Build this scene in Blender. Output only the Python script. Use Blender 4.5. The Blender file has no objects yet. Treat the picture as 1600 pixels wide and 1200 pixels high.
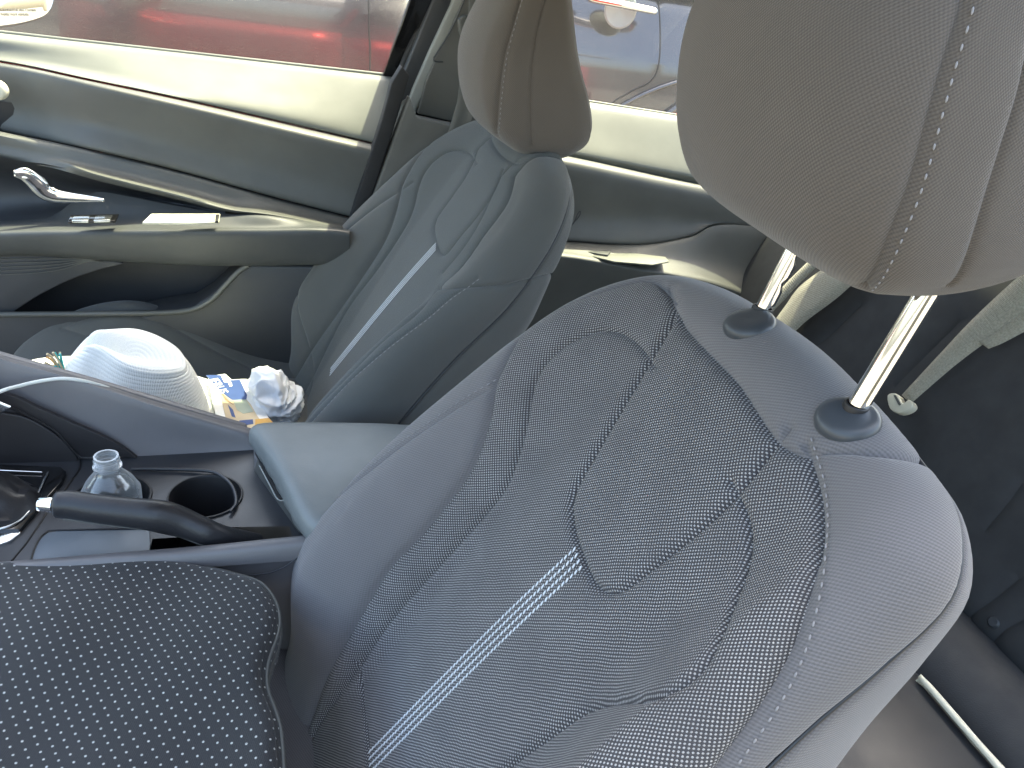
import bpy, bmesh, math, random
import numpy as np
from mathutils import Vector, Matrix
from mathutils.bvhtree import BVHTree
from mathutils.geometry import delaunay_2d_cdt
random.seed(7); rng = np.random.default_rng(7)
SC = bpy.context.scene
COL = SC.collection
PI = math.pi
# ------------------------------------------------------------------ camera
CF = 1186.5; CC = np.array([-0.037, -0.411, 0.992])
_y, _p, _r = np.radians([18.723, 28.498, 8.975])
FW = np.array([np.sin(_y)*np.cos(_p), np.cos(_y)*np.cos(_p), -np.sin(_p)])
_R0 = np.array([np.cos(_y), -np.sin(_y), 0]); _U0 = np.cross(_R0, FW)
CR = np.cos(_r)*_R0 + np.sin(_r)*_U0; CU = -np.sin(_r)*_R0 + np.cos(_r)*_U0
cd = bpy.data.cameras.new('camera'); cam = bpy.data.objects.new('camera', cd); COL.objects.link(cam)
M = Matrix(((CR[0], CU[0], -FW[0], CC[0]), (CR[1], CU[1], -FW[1], CC[1]), (CR[2], CU[2], -FW[2], CC[2]), (0, 0, 0, 1)))
cam.matrix_world = M
cd.sensor_fit = 'HORIZONTAL'; cd.sensor_width = 36; cd.lens = 36*CF/1600
cd.clip_start = 0.01; cd.clip_end = 2000
SC.camera = cam
# ------------------------------------------------------------------ light
SUN = np.array([0.36, 0.34, 1.0]); SUN /= np.linalg.norm(SUN)
elev = math.asin(SUN[2]); azim = math.atan2(SUN[0], SUN[1])
W = bpy.data.worlds.new('World'); SC.world = W; W.use_nodes = True
nt = W.node_tree; nt.nodes.clear()
sky = nt.nodes.new('ShaderNodeTexSky'); sky.sky_type = 'NISHITA'; sky.sun_disc = False
sky.sun_elevation = elev; sky.sun_rotation = azim; sky.dust_density = 4.0; sky.ozone_density = .8
bg = nt.nodes.new('ShaderNodeBackground'); bg.inputs['Strength'].default_value = 0.15
wo = nt.nodes.new('ShaderNodeOutputWorld')
nt.links.new(sky.outputs[0], bg.inputs[0]); nt.links.new(bg.outputs[0], wo.inputs[0])
sl = bpy.data.lights.new('sun', 'SUN'); sl.energy = 2.05; sl.angle = math.radians(0.6); sl.color = (1.0, 0.96, 0.70)
so = bpy.data.objects.new('sun', sl); COL.objects.link(so)
so.rotation_euler = Vector(-SUN).to_track_quat('-Z', 'Y').to_euler(); so.location = (3, 3, 8)
SC.view_settings.view_transform = 'Standard'; SC.view_settings.look = 'None'
SC.view_settings.exposure = 2.65; SC.view_settings.gamma = 1.0
SC.view_settings.use_white_balance = True; SC.view_settings.white_balance_temperature = 7000; SC.view_settings.white_balance_tint = 4
SC.cycles.max_bounces = 10; SC.cycles.transparent_max_bounces = 12
SC.cycles.diffuse_bounces = 6

# ------------------------------------------------------------------ helpers
def ray(px, py):
    v = FW*CF + CR*(px-800) - CU*(py-600)
    return v/np.linalg.norm(v)
def onp(px, py, p0, n):
    v = ray(px, py); n = np.array(n, float)
    return CC + v*((np.array(p0, float)-CC) @ n)/(v @ n)
def aty(px, py, y): return onp(px, py, (0, y, 0), (0, 1, 0))
def atz(px, py, z): return onp(px, py, (0, 0, z), (0, 0, 1))
def atx(px, py, x): return onp(px, py, (x, 0, 0), (1, 0, 0))

def catmull(P, n=6, closed=False):
    P = np.array(P, float); N = len(P); out = []
    rngi = range(N if closed else N-1)
    for i in rngi:
        p1 = P[i]; p2 = P[(i+1) % N]
        p0 = P[(i-1) % N] if (closed or i > 0) else 2*p1-p2
        p3 = P[(i+2) % N] if (closed or i+2 < N) else 2*p2-p1
        for k in range(n):
            t = k/n
            out.append(.5*((2*p1)+(-p0+p2)*t+(2*p0-5*p1+4*p2-p3)*t*t+(-p0+3*p1-3*p2+p3)*t**3))
    if not closed: out.append(P[-1])
    return np.array(out)
def resample(P, step, closed=False):
    P = np.array(P, float)
    if closed: P = np.vstack([P, P[:1]])
    d = np.r_[0, np.cumsum(np.linalg.norm(np.diff(P, axis=0), axis=1))]
    n = max(2, int(round(d[-1]/step))+1); t = np.linspace(0, d[-1], n)
    Q = np.stack([np.interp(t, d, P[:, k]) for k in range(P.shape[1])], 1)
    return Q[:-1] if closed else Q

MATS = {}
class NB:
    """node helper"""
    def __init__(s, name):
        s.m = bpy.data.materials.new(name); s.m.use_nodes = True; s.nt = s.m.node_tree; s.nt.nodes.clear()
        s.out = s.n('ShaderNodeOutputMaterial'); MATS[name] = s.m
    def n(s, t, **kw):
        x = s.nt.nodes.new(t)
        for k, v in kw.items():
            if hasattr(x, k): setattr(x, k, v)
        return x
    def l(s, a, b): s.nt.links.new(a, b)
    def val(s, x, inp):
        if isinstance(x, (int, float)): inp.default_value = x
        elif isinstance(x, (tuple, list)): inp.default_value = tuple(x)+((1,) if len(x) == 3 and inp.type == 'RGBA' else ())
        else: s.l(x, inp)
    def math(s, op, a, b=0.0, c=None, clamp=False):
        x = s.n('ShaderNodeMath', operation=op); x.use_clamp = clamp
        s.val(a, x.inputs[0]); s.val(b, x.inputs[1])
        if c is not None: s.val(c, x.inputs[2])
        return x.outputs[0]
    def mix(s, f, a, b):
        x = s.n('ShaderNodeMix'); x.data_type = 'RGBA'
        s.val(f, x.inputs[0]); s.val(a, x.inputs[6]); s.val(b, x.inputs[7]); return x.outputs[2]
    def uv(s):
        u = s.n('ShaderNodeUVMap'); u.uv_map = 'UVMap'; q = s.n('ShaderNodeSeparateXYZ'); s.l(u.outputs[0], q.inputs[0])
        return u.outputs[0], q.outputs[0], q.outputs[1]
    def obj(s): return s.n('ShaderNodeTexCoord').outputs['Object']
    def geo(s): return s.n('ShaderNodeNewGeometry').outputs['Position']
    def noise(s, vec, scale, detail=3, rough=.55):
        x = s.n('ShaderNodeTexNoise'); s.l(vec, x.inputs['Vector']); x.inputs['Scale'].default_value = scale
        x.inputs['Detail'].default_value = detail; x.inputs['Roughness'].default_value = rough; return x.outputs[0]
    def ramp(s, v, a, b, lo=0., hi=1.):
        x = s.n('ShaderNodeMapRange'); s.val(v, x.inputs[0]); x.inputs[1].default_value = a; x.inputs[2].default_value = b
        x.inputs[3].default_value = lo; x.inputs[4].default_value = hi; return x.outputs[0]
    def bump(s, h, strength=.3, dist=.001):
        x = s.n('ShaderNodeBump'); x.inputs['Strength'].default_value = strength; x.inputs['Distance'].default_value = dist
        s.l(h, x.inputs['Height']); return x.outputs[0]
    def pbr(s, col, rough=.5, metal=0., nrm=None, **kw):
        b = s.n('ShaderNodeBsdfPrincipled'); s.val(col, b.inputs['Base Color']); s.val(rough, b.inputs['Roughness']); s.val(metal, b.inputs['Metallic'])
        if nrm is not None: s.l(nrm, b.inputs['Normal'])
        for k, v in kw.items(): s.val(v, b.inputs[k.replace('_', ' ')])
        return b.outputs[0]
    def done(s, sh): s.l(sh, s.out.inputs[0]); return s.m

def plastic(name, col, rough=.5, grain=.25, gscale=900, coat=0., spec=.5, var=.12):
    b = NB(name); p = b.geo(); g = b.noise(p, gscale, 2); v = b.noise(p, 9, 4)
    c = b.mix(b.ramp(v, .3, .7), tuple(x*(1-var) for x in col), tuple(min(1, x*(1+var)) for x in col))
    r = b.ramp(b.noise(p, 30, 4), .3, .7, rough*.88, min(1, rough*1.12))
    return b.done(b.pbr(c, r, 0, b.bump(g, grain, .0004), Coat_Weight=coat, Specular_IOR_Level=spec))
def twill(name, col, p=.0017, ang=.5, contrast=.35, sheen=.25):
    b = NB(name); uv, a, t = b.uv()
    w1 = b.math('SINE', b.math('MULTIPLY', b.math('ADD', a, b.math('MULTIPLY', t, ang)), 2*PI/p))
    w2 = b.math('SINE', b.math('MULTIPLY', b.math('SUBTRACT', t, b.math('MULTIPLY', a, ang*.6)), 2*PI/(p*.9)))
    h = b.math('ADD', b.math('MULTIPLY', w1, .5), b.math('MULTIPLY', w2, .22))
    f = b.ramp(h, -.7, .7)
    v = b.noise(b.geo(), 7, 4); k = b.ramp(v, .3, .7, .92, 1.08)
    fz = b.noise(uv, 1400, 2)
    lo = tuple(x*(1-contrast) for x in col); hi = tuple(x*(1+contrast) for x in col)
    c = b.mix(f, lo, hi); c2 = b.mix(b.ramp(fz, .3, .7), lo, hi); c = b.mix(.3, c, c2)
    mm = b.n('ShaderNodeVectorMath', operation='SCALE'); b.l(c, mm.inputs[0]); b.l(k, mm.inputs[3])
    hh = b.math('ADD', h, b.math('MULTIPLY', fz, .5))
    return b.done(b.pbr(mm.outputs[0], .85, 0, b.bump(hh, .5, .00035), Sheen_Weight=sheen, Sheen_Roughness=.5, Specular_IOR_Level=.25))
def weave(name, base, light, pa=.0027, pb=.0023, amt=1.0):
    b = NB(name); uv, a, t = b.uv()
    nz = b.noise(uv, 60, 2); wob = b.math('MULTIPLY', b.math('SUBTRACT', nz, .5), .0012)
    A = b.math('COSINE', b.math('MULTIPLY', b.math('ADD', a, wob), PI/pa)); B = b.math('COSINE', b.math('MULTIPLY', b.math('ADD', t, wob), PI/pb))
    q = b.math('MULTIPLY', A, B); m = b.ramp(q, .12, .62, 0, amt)
    rows = b.math('POWER', b.math('ABSOLUTE', A), .8)
    fz = b.noise(uv, 1500, 2)
    lv = b.math('MULTIPLY', m, b.ramp(fz, .35, .65, .55, 1.))
    lv = b.math('MULTIPLY', lv, b.ramp(b.noise(uv, 25, 3), .3, .7, .8, 1.1))
    c = b.mix(b.ramp(fz, .3, .7), tuple(x*.75 for x in base), tuple(x*1.3 for x in base)); c = b.mix(lv, c, light)
    h = b.math('ADD', b.math('MULTIPLY', m, .8), b.math('MULTIPLY', rows, .5))
    return b.done(b.pbr(c, .8, 0, b.bump(h, .7, .0006), Sheen_Weight=.12, Specular_IOR_Level=.3))

FAB = (.148, .142, .146)
twill('smooth_fabric', FAB, p=.0025, ang=.55, contrast=.30)
twill('headrest_fabric', (.104, .090, .078), p=.0021, ang=.9, contrast=.36)
weave('woven_fabric', (.055, .053, .057), (.54, .525, .515), pa=.00168, pb=.00155)
weave('woven_fabric_fine', (.082, .089, .088), (.15, .158, .156), pa=.0013, pb=.0013)
twill('passenger_fabric', (.088, .091, .088), contrast=.12)
plastic('thread', (.13, .12, .125), .7, 0)
plastic('thread_light', (.27, .265, .275), .7, 0)
plastic('stripe_thread', (.72, .75, .78), .6, 0)
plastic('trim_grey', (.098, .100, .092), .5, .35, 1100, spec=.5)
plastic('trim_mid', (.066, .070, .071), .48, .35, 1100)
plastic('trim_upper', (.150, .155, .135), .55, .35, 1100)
plastic('deck_dark', (.036, .038, .043), .36, .25)
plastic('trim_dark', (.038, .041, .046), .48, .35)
plastic('trim_console', (.165, .158, .162), .42, .3)
plastic('trim_brown', (.028, .026, .028), .45, .3)
plastic('tray_blue', (.11, .13, .15), .38, .2)
plastic('leather', (.022, .022, .025), .38, .6, 350)
plastic('lid_vinyl', (.185, .20, .20), .40, .5, 500)
plastic('black', (.012, .012, .014), .5, .1)
plastic('gloss_black', (.008, .008, .009), .12, 0, coat=.5)
plastic('rubber', (.02, .02, .021), .75, .3)
plastic('guide_plastic', (.055, .062, .07), .36, .15)
plastic('pillar_grey', (.115, .115, .106), .6, .3)
plastic('pillar_light', (.30, .31, .29), .6, .3)
plastic('headliner', (.45, .43, .40), .9, .5, 600)
plastic('sunlit_cream', (.82, .78, .62), .5, 0)  # sunlight on the edge by the rear cushion, put into the colour
plastic('white_plastic', (.78, .78, .72), .4, 0)
plastic('pale_plastic', (.62, .60, .48), .45, 0)
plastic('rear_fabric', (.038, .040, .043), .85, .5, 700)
plastic('asphalt', (.20, .18, .155), .9, .8, 250)
def metal(name, col, r):
    b = NB(name); return b.done(b.pbr(col, r, 1.0))
metal('chrome', (.93, .92, .90), .07); metal('satin_chrome', (.75, .78, .80), .22)
def paint(name, col, rough=.3, coat=1.):
    b = NB(name); f = b.noise(b.geo(), 1500, 2)
    c = b.mix(b.ramp(f, .3, .7), tuple(x*.8 for x in col), tuple(x*1.25 for x in col))
    return b.done(b.pbr(c, rough, .55, None, Coat_Weight=coat, Coat_Roughness=.03))
paint('red_paint', (.58, .010, .016)); paint('parked_paint', (.085, .08, .088), .2)
b = NB('window_glass'); tr = b.n('ShaderNodeBsdfTransparent'); tr.inputs[0].default_value = (.93, .96, .95, 1)
gl = b.n('ShaderNodeBsdfGlossy'); gl.inputs['Roughness'].default_value = .02
df = b.n('ShaderNodeBsdfDiffuse'); df.inputs[0].default_value = (.8, .78, .72, 1); tl = b.n('ShaderNodeBsdfTranslucent'); tl.inputs[0].default_value = (.8, .78, .72, 1)
dm = b.n('ShaderNodeMixShader'); b.l(df.outputs[0], dm.inputs[1]); b.l(tl.outputs[0], dm.inputs[2])
fr = b.n('ShaderNodeFresnel'); fr.inputs[0].default_value = 1.45
m1 = b.n('ShaderNodeMixShader'); b.l(b.ramp(b.noise(b.geo(), 6, 5), .3, .75, .018, .042), m1.inputs[0]); b.l(tr.outputs[0], m1.inputs[1]); b.l(dm.outputs[0], m1.inputs[2])
m2 = b.n('ShaderNodeMixShader'); b.l(fr.outputs[0], m2.inputs[0]); b.l(m1.outputs[0], m2.inputs[1]); b.l(gl.outputs[0], m2.inputs[2]); b.done(m2.outputs[0])
b = NB('bottle_plastic'); tr = b.n('ShaderNodeBsdfTransparent'); tr.inputs[0].default_value = (.93, .95, .96, 1)
gl = b.n('ShaderNodeBsdfGlossy'); gl.inputs['Roughness'].default_value = .12; tl = b.n('ShaderNodeBsdfTranslucent'); tl.inputs[0].default_value = (.85, .88, .9, 1); df = b.n('ShaderNodeBsdfDiffuse'); df.inputs[0].default_value = (.8, .83, .85, 1)
m0 = b.n('ShaderNodeMixShader'); b.l(tl.outputs[0], m0.inputs[1]); b.l(df.outputs[0], m0.inputs[2])
lw = b.n('ShaderNodeLayerWeight'); lw.inputs[0].default_value = .4
mg_ = b.n('ShaderNodeMixShader'); mg_.inputs[0].default_value = .5; b.l(gl.outputs[0], mg_.inputs[1]); b.l(m0.outputs[0], mg_.inputs[2])
m1 = b.n('ShaderNodeMixShader'); b.l(b.ramp(lw.outputs[1], 0, 1, .16, .9), m1.inputs[0]); b.l(tr.outputs[0], m1.inputs[1]); b.l(mg_.outputs[0], m1.inputs[2]); b.done(m1.outputs[0])
# straw
b = NB('white_straw'); uv, a, t = b.uv(); s1 = b.math('SINE', b.math('MULTIPLY', a, 2*PI*400)); g = b.noise(uv, 500, 2)
b.done(b.pbr(b.mix(b.ramp(g, .3, .7), (.78, .81, .79), (.90, .91, .88)), .75, 0, b.bump(b.math('ADD', s1, g), .4, .0005), Sheen_Weight=.2))
b = NB('white_cloth'); b.done(b.pbr((.80, .82, .84), .9, 0, b.bump(b.noise(b.geo(), 500, 3), .2, .0005)))
# seat pad polka dots
b = NB('dotted_fabric'); uv, a, t = b.uv(); P = .0118
nx = b.noise(uv, 14, 2); wob = b.math('MULTIPLY', b.math('SUBTRACT', nx, .5), .006)
ua = b.math('ADD', a, wob); ta = b.math('SUBTRACT', t, wob)
def cell(off):
    x = b.math('SUBTRACT', b.math('FRACT', b.math('ADD', b.math('DIVIDE', ua, P), off)), .5)
    y = b.math('SUBTRACT', b.math('FRACT', b.math('ADD', b.math('DIVIDE', ta, P), off)), .5)
    return b.math('SQRT', b.math('ADD', b.math('MULTIPLY', x, x), b.math('MULTIPLY', y, y)))
d = b.math('MINIMUM', cell(0.), cell(.5)); fz = b.noise(uv, 1200, 2)
mk = b.math('MULTIPLY', b.ramp(d, .062, .100, 1, 0), b.ramp(fz, .3, .6, .5, 1))
base = b.mix(b.ramp(fz, .3, .7), (.014, .014, .015), (.036, .036, .038))
wv = b.math('SINE', b.math('MULTIPLY', a, 2*PI/.0016)); 
c = b.mix(mk, base, (.62, .62, .58))
b.done(b.pbr(c, .85, 0, b.bump(b.math('ADD', b.math('MULTIPLY', wv, .3), b.math('ADD', fz, mk)), .5, .0005), Sheen_Weight=.15))
# webbing with soft fuzz
b = NB('belt_webbing'); uv, a, t = b.uv(); w = b.math('SINE', b.math('MULTIPLY', a, 2*PI/.0025)); w2 = b.math('SINE', b.math('MULTIPLY', t, 2*PI/.004)); g = b.noise(uv, 300, 4)
b.done(b.pbr(b.mix(b.ramp(g, .3, .7), (.26, .25, .20), (.40, .385, .31)), .8, 0, b.bump(b.math('ADD', b.math('ADD', w, w2), g), .5, .0006), Sheen_Weight=.2))
plastic('blue_print', (.05, .09, .24), .35, 0); plastic('tan_print', (.55, .45, .30), .35, 0, var=.3); plastic('orange_print', (.62, .35, .08), .35, 0, var=.3)
plastic('green_print', (.35, .40, .33), .35, 0, var=.4); plastic('paper_white', (.82, .82, .80), .5, 0); plastic('brown_print', (.28, .18, .12), .4, 0, var=.3)
plastic('straw_teal', (.05, .50, .50), .5, 0); plastic('straw_orange', (.60, .32, .12), .5, 0); plastic('straw_tan', (.62, .52, .34), .5, 0)
metal('mirror_glass', (.92, .93, .90), .015)
plastic('mirror_print', (.08, .08, .07), .6, 0)

def tag(o, label=None, cat=None, group=None, kind=None):
    if label: o['label'] = label
    if cat: o['category'] = cat
    if group: o['group'] = group
    if kind: o['kind'] = kind
    return o
def empty(name, loc, label, cat, group=None):
    o = bpy.data.objects.new(name, None); COL.objects.link(o); o.location = tuple(loc); o.empty_display_size = .05
    bpy.context.view_layer.update()
    return tag(o, label, cat, group)
def link(name, me, mat, parent=None):
    if mat is not None: me.materials.append(MATS[mat] if isinstance(mat, str) else mat)
    o = bpy.data.objects.new(name, me); COL.objects.link(o)
    if parent is not None:
        o.parent = parent
        q = parent; off = Vector((0, 0, 0))
        while q is not None: off += q.location; q = q.parent
        o.matrix_parent_inverse = Matrix.Identity(4); o.location = -off
    return o
def mesh(name, V, F, mat, parent=None, uv=None, smooth=True, sharp=None):
    me = bpy.data.meshes.new(name); me.from_pydata([tuple(map(float, v)) for v in V], [], [tuple(map(int, f)) for f in F])
    if uv is not None:
        L = me.uv_layers.new(name='UVMap'); idx = np.empty(len(me.loops), int); me.loops.foreach_get('vertex_index', idx)
        L.data.foreach_set('uv', np.asarray(uv, float)[idx].ravel())
    me.validate(); me.update()
    if smooth:
        me.polygons.foreach_set('use_smooth', [True]*len(me.polygons))
        if sharp: me.set_sharp_from_angle(angle=math.radians(sharp))
    return link(name, me, mat, parent)
def frombm(name, bm, mat, parent=None, smooth=True, sharp=35):
    bmesh.ops.recalc_face_normals(bm, faces=bm.faces)
    me = bpy.data.meshes.new(name); bm.to_mesh(me); bm.free()
    if smooth:
        me.polygons.foreach_set('use_smooth', [True]*len(me.polygons)); me.set_sharp_from_angle(angle=math.radians(sharp))
    return link(name, me, mat, parent)
def bevel(bm, w, seg=2):
    bmesh.ops.bevel(bm, geom=list(bm.edges), offset=w, segments=seg, profile=.5, affect='EDGES', clamp_overlap=True)
def box(name, a, b_, mat, parent=None, bev=.004, rot=None):
    bm = bmesh.new(); bmesh.ops.create_cube(bm, size=1)
    a = Vector(a); b_ = Vector(b_)
    for v in bm.verts: v.co = Vector(((v.co.x+.5)*(b_.x-a.x)+a.x, (v.co.y+.5)*(b_.y-a.y)+a.y, (v.co.z+.5)*(b_.z-a.z)+a.z))
    if bev: bevel(bm, bev, 3)
    return frombm(name, bm, mat, parent)
def prism(name, pts, off, mat, parent=None, bev=.003, smooth=True):
    """closed 3D polygon extruded by vector off"""
    bm = bmesh.new(); vs = [bm.verts.new(tuple(p)) for p in pts]; f = bm.faces.new(vs)
    r = bmesh.ops.extrude_face_region(bm, geom=[f]); bmesh.ops.translate(bm, vec=Vector(tuple(off)), verts=[v for v in r['geom'] if isinstance(v, bmesh.types.BMVert)])
    if bev:
        bmesh.ops.recalc_face_normals(bm, faces=bm.faces)
        ed = [e for e in bm.edges if len(e.link_faces) == 2 and e.calc_face_angle(0) > .6]
        bmesh.ops.bevel(bm, geom=ed, offset=bev, segments=3, profile=.5, affect='EDGES', clamp_overlap=True)
    return frombm(name, bm, mat, parent)
def tube(name, P, r, mat, parent=None, n=12, caps=True, flat=None, up=(0, 0, 1)):
    P = np.array(P, float); N = len(P); r = np.full(N, r) if np.isscalar(r) else np.array(r)
    T = np.gradient(P, axis=0); T /= np.linalg.norm(T, axis=1)[:, None]
    u = np.array(up, float); V = []; F = []; uvs = []; L = 0
    for i in range(N):
        u = u - T[i]*(u @ T[i]); u /= np.linalg.norm(u); w = np.cross(T[i], u)
        if i: L += np.linalg.norm(P[i]-P[i-1])
        for k in range(n):
            a = 2*PI*k/n; V.append(P[i]+u*np.cos(a)*r[i]*(flat or 1)+w*np.sin(a)*r[i]); uvs.append((L, r[i]*a))
    for i in range(N-1):
        for k in range(n): F.append((i*n+k, i*n+(k+1) % n, (i+1)*n+(k+1) % n, (i+1)*n+k))
    if caps: F.append(tuple(range(n))[::-1]); F.append(tuple((N-1)*n+k for k in range(n)))
    return mesh(name, V, F, mat, parent, uvs, True, 50)
def grid(name, G, mat, parent=None, sharp=None, thick=0, uv=None, closed=False):
    G = np.array(G, float); a, c = G.shape[:2]; V = G.reshape(-1, 3)
    F = [(i*c+j, i*c+(j+1) % c, (i+1)*c+(j+1) % c, (i+1)*c+j) for i in range(a-1) for j in range(c if closed else c-1)]
    if uv is None:
        du = np.r_[0, np.cumsum(np.linalg.norm(np.diff(G[:, c//2], axis=0), axis=1))]; dv = np.r_[0, np.cumsum(np.linalg.norm(np.diff(G[a//2], axis=0), axis=1))]
        uv = np.array([[(dv[j], du[i]) for j in range(c)] for i in range(a)]).reshape(-1, 2)
    o = mesh(name, V, F, mat, parent, uv, True, sharp)
    if thick:
        m = o.modifiers.new('s', 'SOLIDIFY'); m.thickness = thick; m.offset = -1
    return o
def revolve(name, prof, c, mat, parent=None, n=48, axis=(0, 0, 1), fn=None, sharp=40):
    prof = np.array(prof, float); q = Vector((0, 0, 1)).rotation_difference(Vector(axis)).to_matrix(); q = np.array(q)
    V = []; uvs = []
    for i, (r, z) in enumerate(prof):
        for k in range(n):
            a = 2*PI*k/n; p = np.array([r*np.cos(a), r*np.sin(a), z])
            if fn is not None: p = fn(p, i/(len(prof)-1), a)
            V.append(np.array(c)+q @ p); uvs.append((a*.08, i*.004))
    F = [(i*n+k, i*n+(k+1) % n, (i+1)*n+(k+1) % n, (i+1)*n+k) for i in range(len(prof)-1) for k in range(n)]
    return mesh(name, V, F, mat, parent, uvs, True, sharp)
def joinbm(name, fn, mat, parent=None, **k):
    bm = bmesh.new(); fn(bm); return frombm(name, bm, mat, parent, **k)

# ---------------------------------------------------------------- panelled surfaces
def in_poly(Q, P):
    x, y = Q[:, 0], Q[:, 1]; c = np.zeros(len(Q), bool); n = len(P)
    for i in range(n):
        x1, y1 = P[i]; x2, y2 = P[(i+1) % n]
        if y1 == y2: continue
        m = ((y1 > y) != (y2 > y)) & (x < (x2-x1)*(y-y1)/(y2-y1)+x1); c ^= m
    return c
def near_poly(Q, P, closed=True):
    """distance, nearest point, segment index, param (chunked)"""
    A = P if closed else P[:-1]; B = np.roll(P, -1, 0) if closed else P[1:]
    D = B-A; L2 = (D**2).sum(1)+1e-18; od = np.empty(len(Q)); on = np.empty((len(Q), 2)); oi = np.empty(len(Q), int); ot = np.empty(len(Q))
    for s in range(0, len(Q), 3000):
        q = Q[s:s+3000]; t = np.clip(((q[:, None]-A)*D).sum(2)/L2, 0, 1); n = A+t[..., None]*D; d = np.linalg.norm(q[:, None]-n, axis=2)
        k = d.argmin(1); r = np.arange(len(q)); od[s:s+3000] = d[r, k]; on[s:s+3000] = n[r, k]; oi[s:s+3000] = k; ot[s:s+3000] = t[r, k]
    return od, on, oi, ot

class Pillow:
    def __init__(s, outline, r, D, nfun, back, world, bulge=0., r2=.012, taper=0.):
        s.taper = taper
        s.o = resample(catmull(outline, 10, True), .008, True)
        P = s.o; area = .5*np.sum(P[:, 0]*np.roll(P[:, 1], -1)-np.roll(P[:, 0], -1)*P[:, 1])
        if area < 0: s.o = P = P[::-1].copy()
        T = np.roll(P, -1, 0)-np.roll(P, 1, 0); T /= np.linalg.norm(T, axis=1)[:, None]
        s.N = np.stack([T[:, 1], -T[:, 0]], 1); s.r = r; s.D = D; s.nfun = nfun; s.back = back; s.world = world; s.bulge = bulge; s.r2 = r2
        s.dom = s.o+s.N*D
    def __call__(s, Q):
        Q = np.asarray(Q, float); d, near, i, t = near_poly(Q, s.o); ins = in_poly(Q, s.o); e = np.where(ins, -d, d)
        m = len(s.o); done = np.zeros(len(Q), bool); bi = i.copy(); bt = t.copy()
        def F(ii, tt):
            P_ = s.o[ii]+(s.o[(ii+1) % m]-s.o[ii])*tt[:, None]; N_ = s.N[ii]*(1-tt)[:, None]+s.N[(ii+1) % m]*tt[:, None]; d_ = Q-P_
            return d_[:, 0]*N_[:, 1]-d_[:, 1]*N_[:, 0]
        for k in (0, -1, 1, -2, 2):
            ii = (i+k) % m; a = np.zeros(len(Q)); b_ = np.ones(len(Q)); fa = F(ii, a); fb = F(ii, b_); ok = (fa*fb <= 0) & ~done & (np.abs(e) < .3)
            if not ok.any(): continue
            for _ in range(18):
                c_ = .5*(a+b_); fc = F(ii, c_); left = fa*fc <= 0; b_ = np.where(left, c_, b_); a = np.where(left, a, c_); fa = np.where(left, fa, fc)
            bi = np.where(ok, ii, bi); bt = np.where(ok, .5*(a+b_), bt); done |= ok
        g = s.N[bi]*(1-bt)[:, None]+s.N[(bi+1) % m]*bt[:, None]; g /= np.linalg.norm(g, axis=1)[:, None]
        near = s.o[bi]+(s.o[(bi+1) % m]-s.o[bi])*bt[:, None]; e = np.where(done, ((Q-near)*g).sum(1), e)
        r = s.r; deep = e < -r; base = near-g*r; phi = np.clip((e+r)/r, 0, PI/2); pos = base+g*(r*np.sin(phi))[:, None]
        n0 = s.nfun(np.where(deep[:, None], Q, base)); n = n0-r*(1-np.cos(phi))
        ex = np.clip(e+r-r*PI/2, 0, None); fr = np.clip(ex/(s.D-r*(PI/2-1)), 0, 1)
        bk = s.back(base); n = n+(bk-n)*fr*(ex > 0)
        pos = pos+g*(s.bulge*np.sin(PI*fr)-s.taper*fr**1.3-s.r2*np.clip((fr-.75)/.25, 0, 1)**2)[:, None]
        pos = np.where(deep[:, None], Q, pos); n = np.where(deep, n0, n)
        return s.world(pos, n)

def tri_cdt(dom, extra_pts, polylines, step):
    """returns verts, faces, constraint edge set"""
    lo, hi = dom.min(0), dom.max(0)
    gx = np.arange(lo[0], hi[0], step); gy = np.arange(lo[1], hi[1], step*.87)
    G = np.array([(x+(step/2 if j % 2 else 0), y) for j, y in enumerate(gy) for x in gx])
    G = G[in_poly(G, dom)]
    if len(extra_pts): G = np.vstack([G, extra_pts[in_poly(extra_pts, dom)]])
    d = near_poly(G, dom)[0]; G = G[d > step*.35]
    V = [tuple(p) for p in dom]; E = [(i, (i+1) % len(dom)) for i in range(len(dom))]
    for pl in polylines:
        k = len(V); V += [tuple(p) for p in pl]; E += [(k+i, k+i+1) for i in range(len(pl)-1)]
    V += [tuple(p) for p in G]
    v, e, f, ov, oe, of = delaunay_2d_cdt([Vector(p) for p in V], E, [tuple(range(len(dom)))], 1, 1e-6)
    cons = set()
    for ed, o in zip(e, oe):
        if len(o): cons.add((min(ed), max(ed)))
    return np.array([(p[0], p[1]) for p in v]), f, cons

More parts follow.
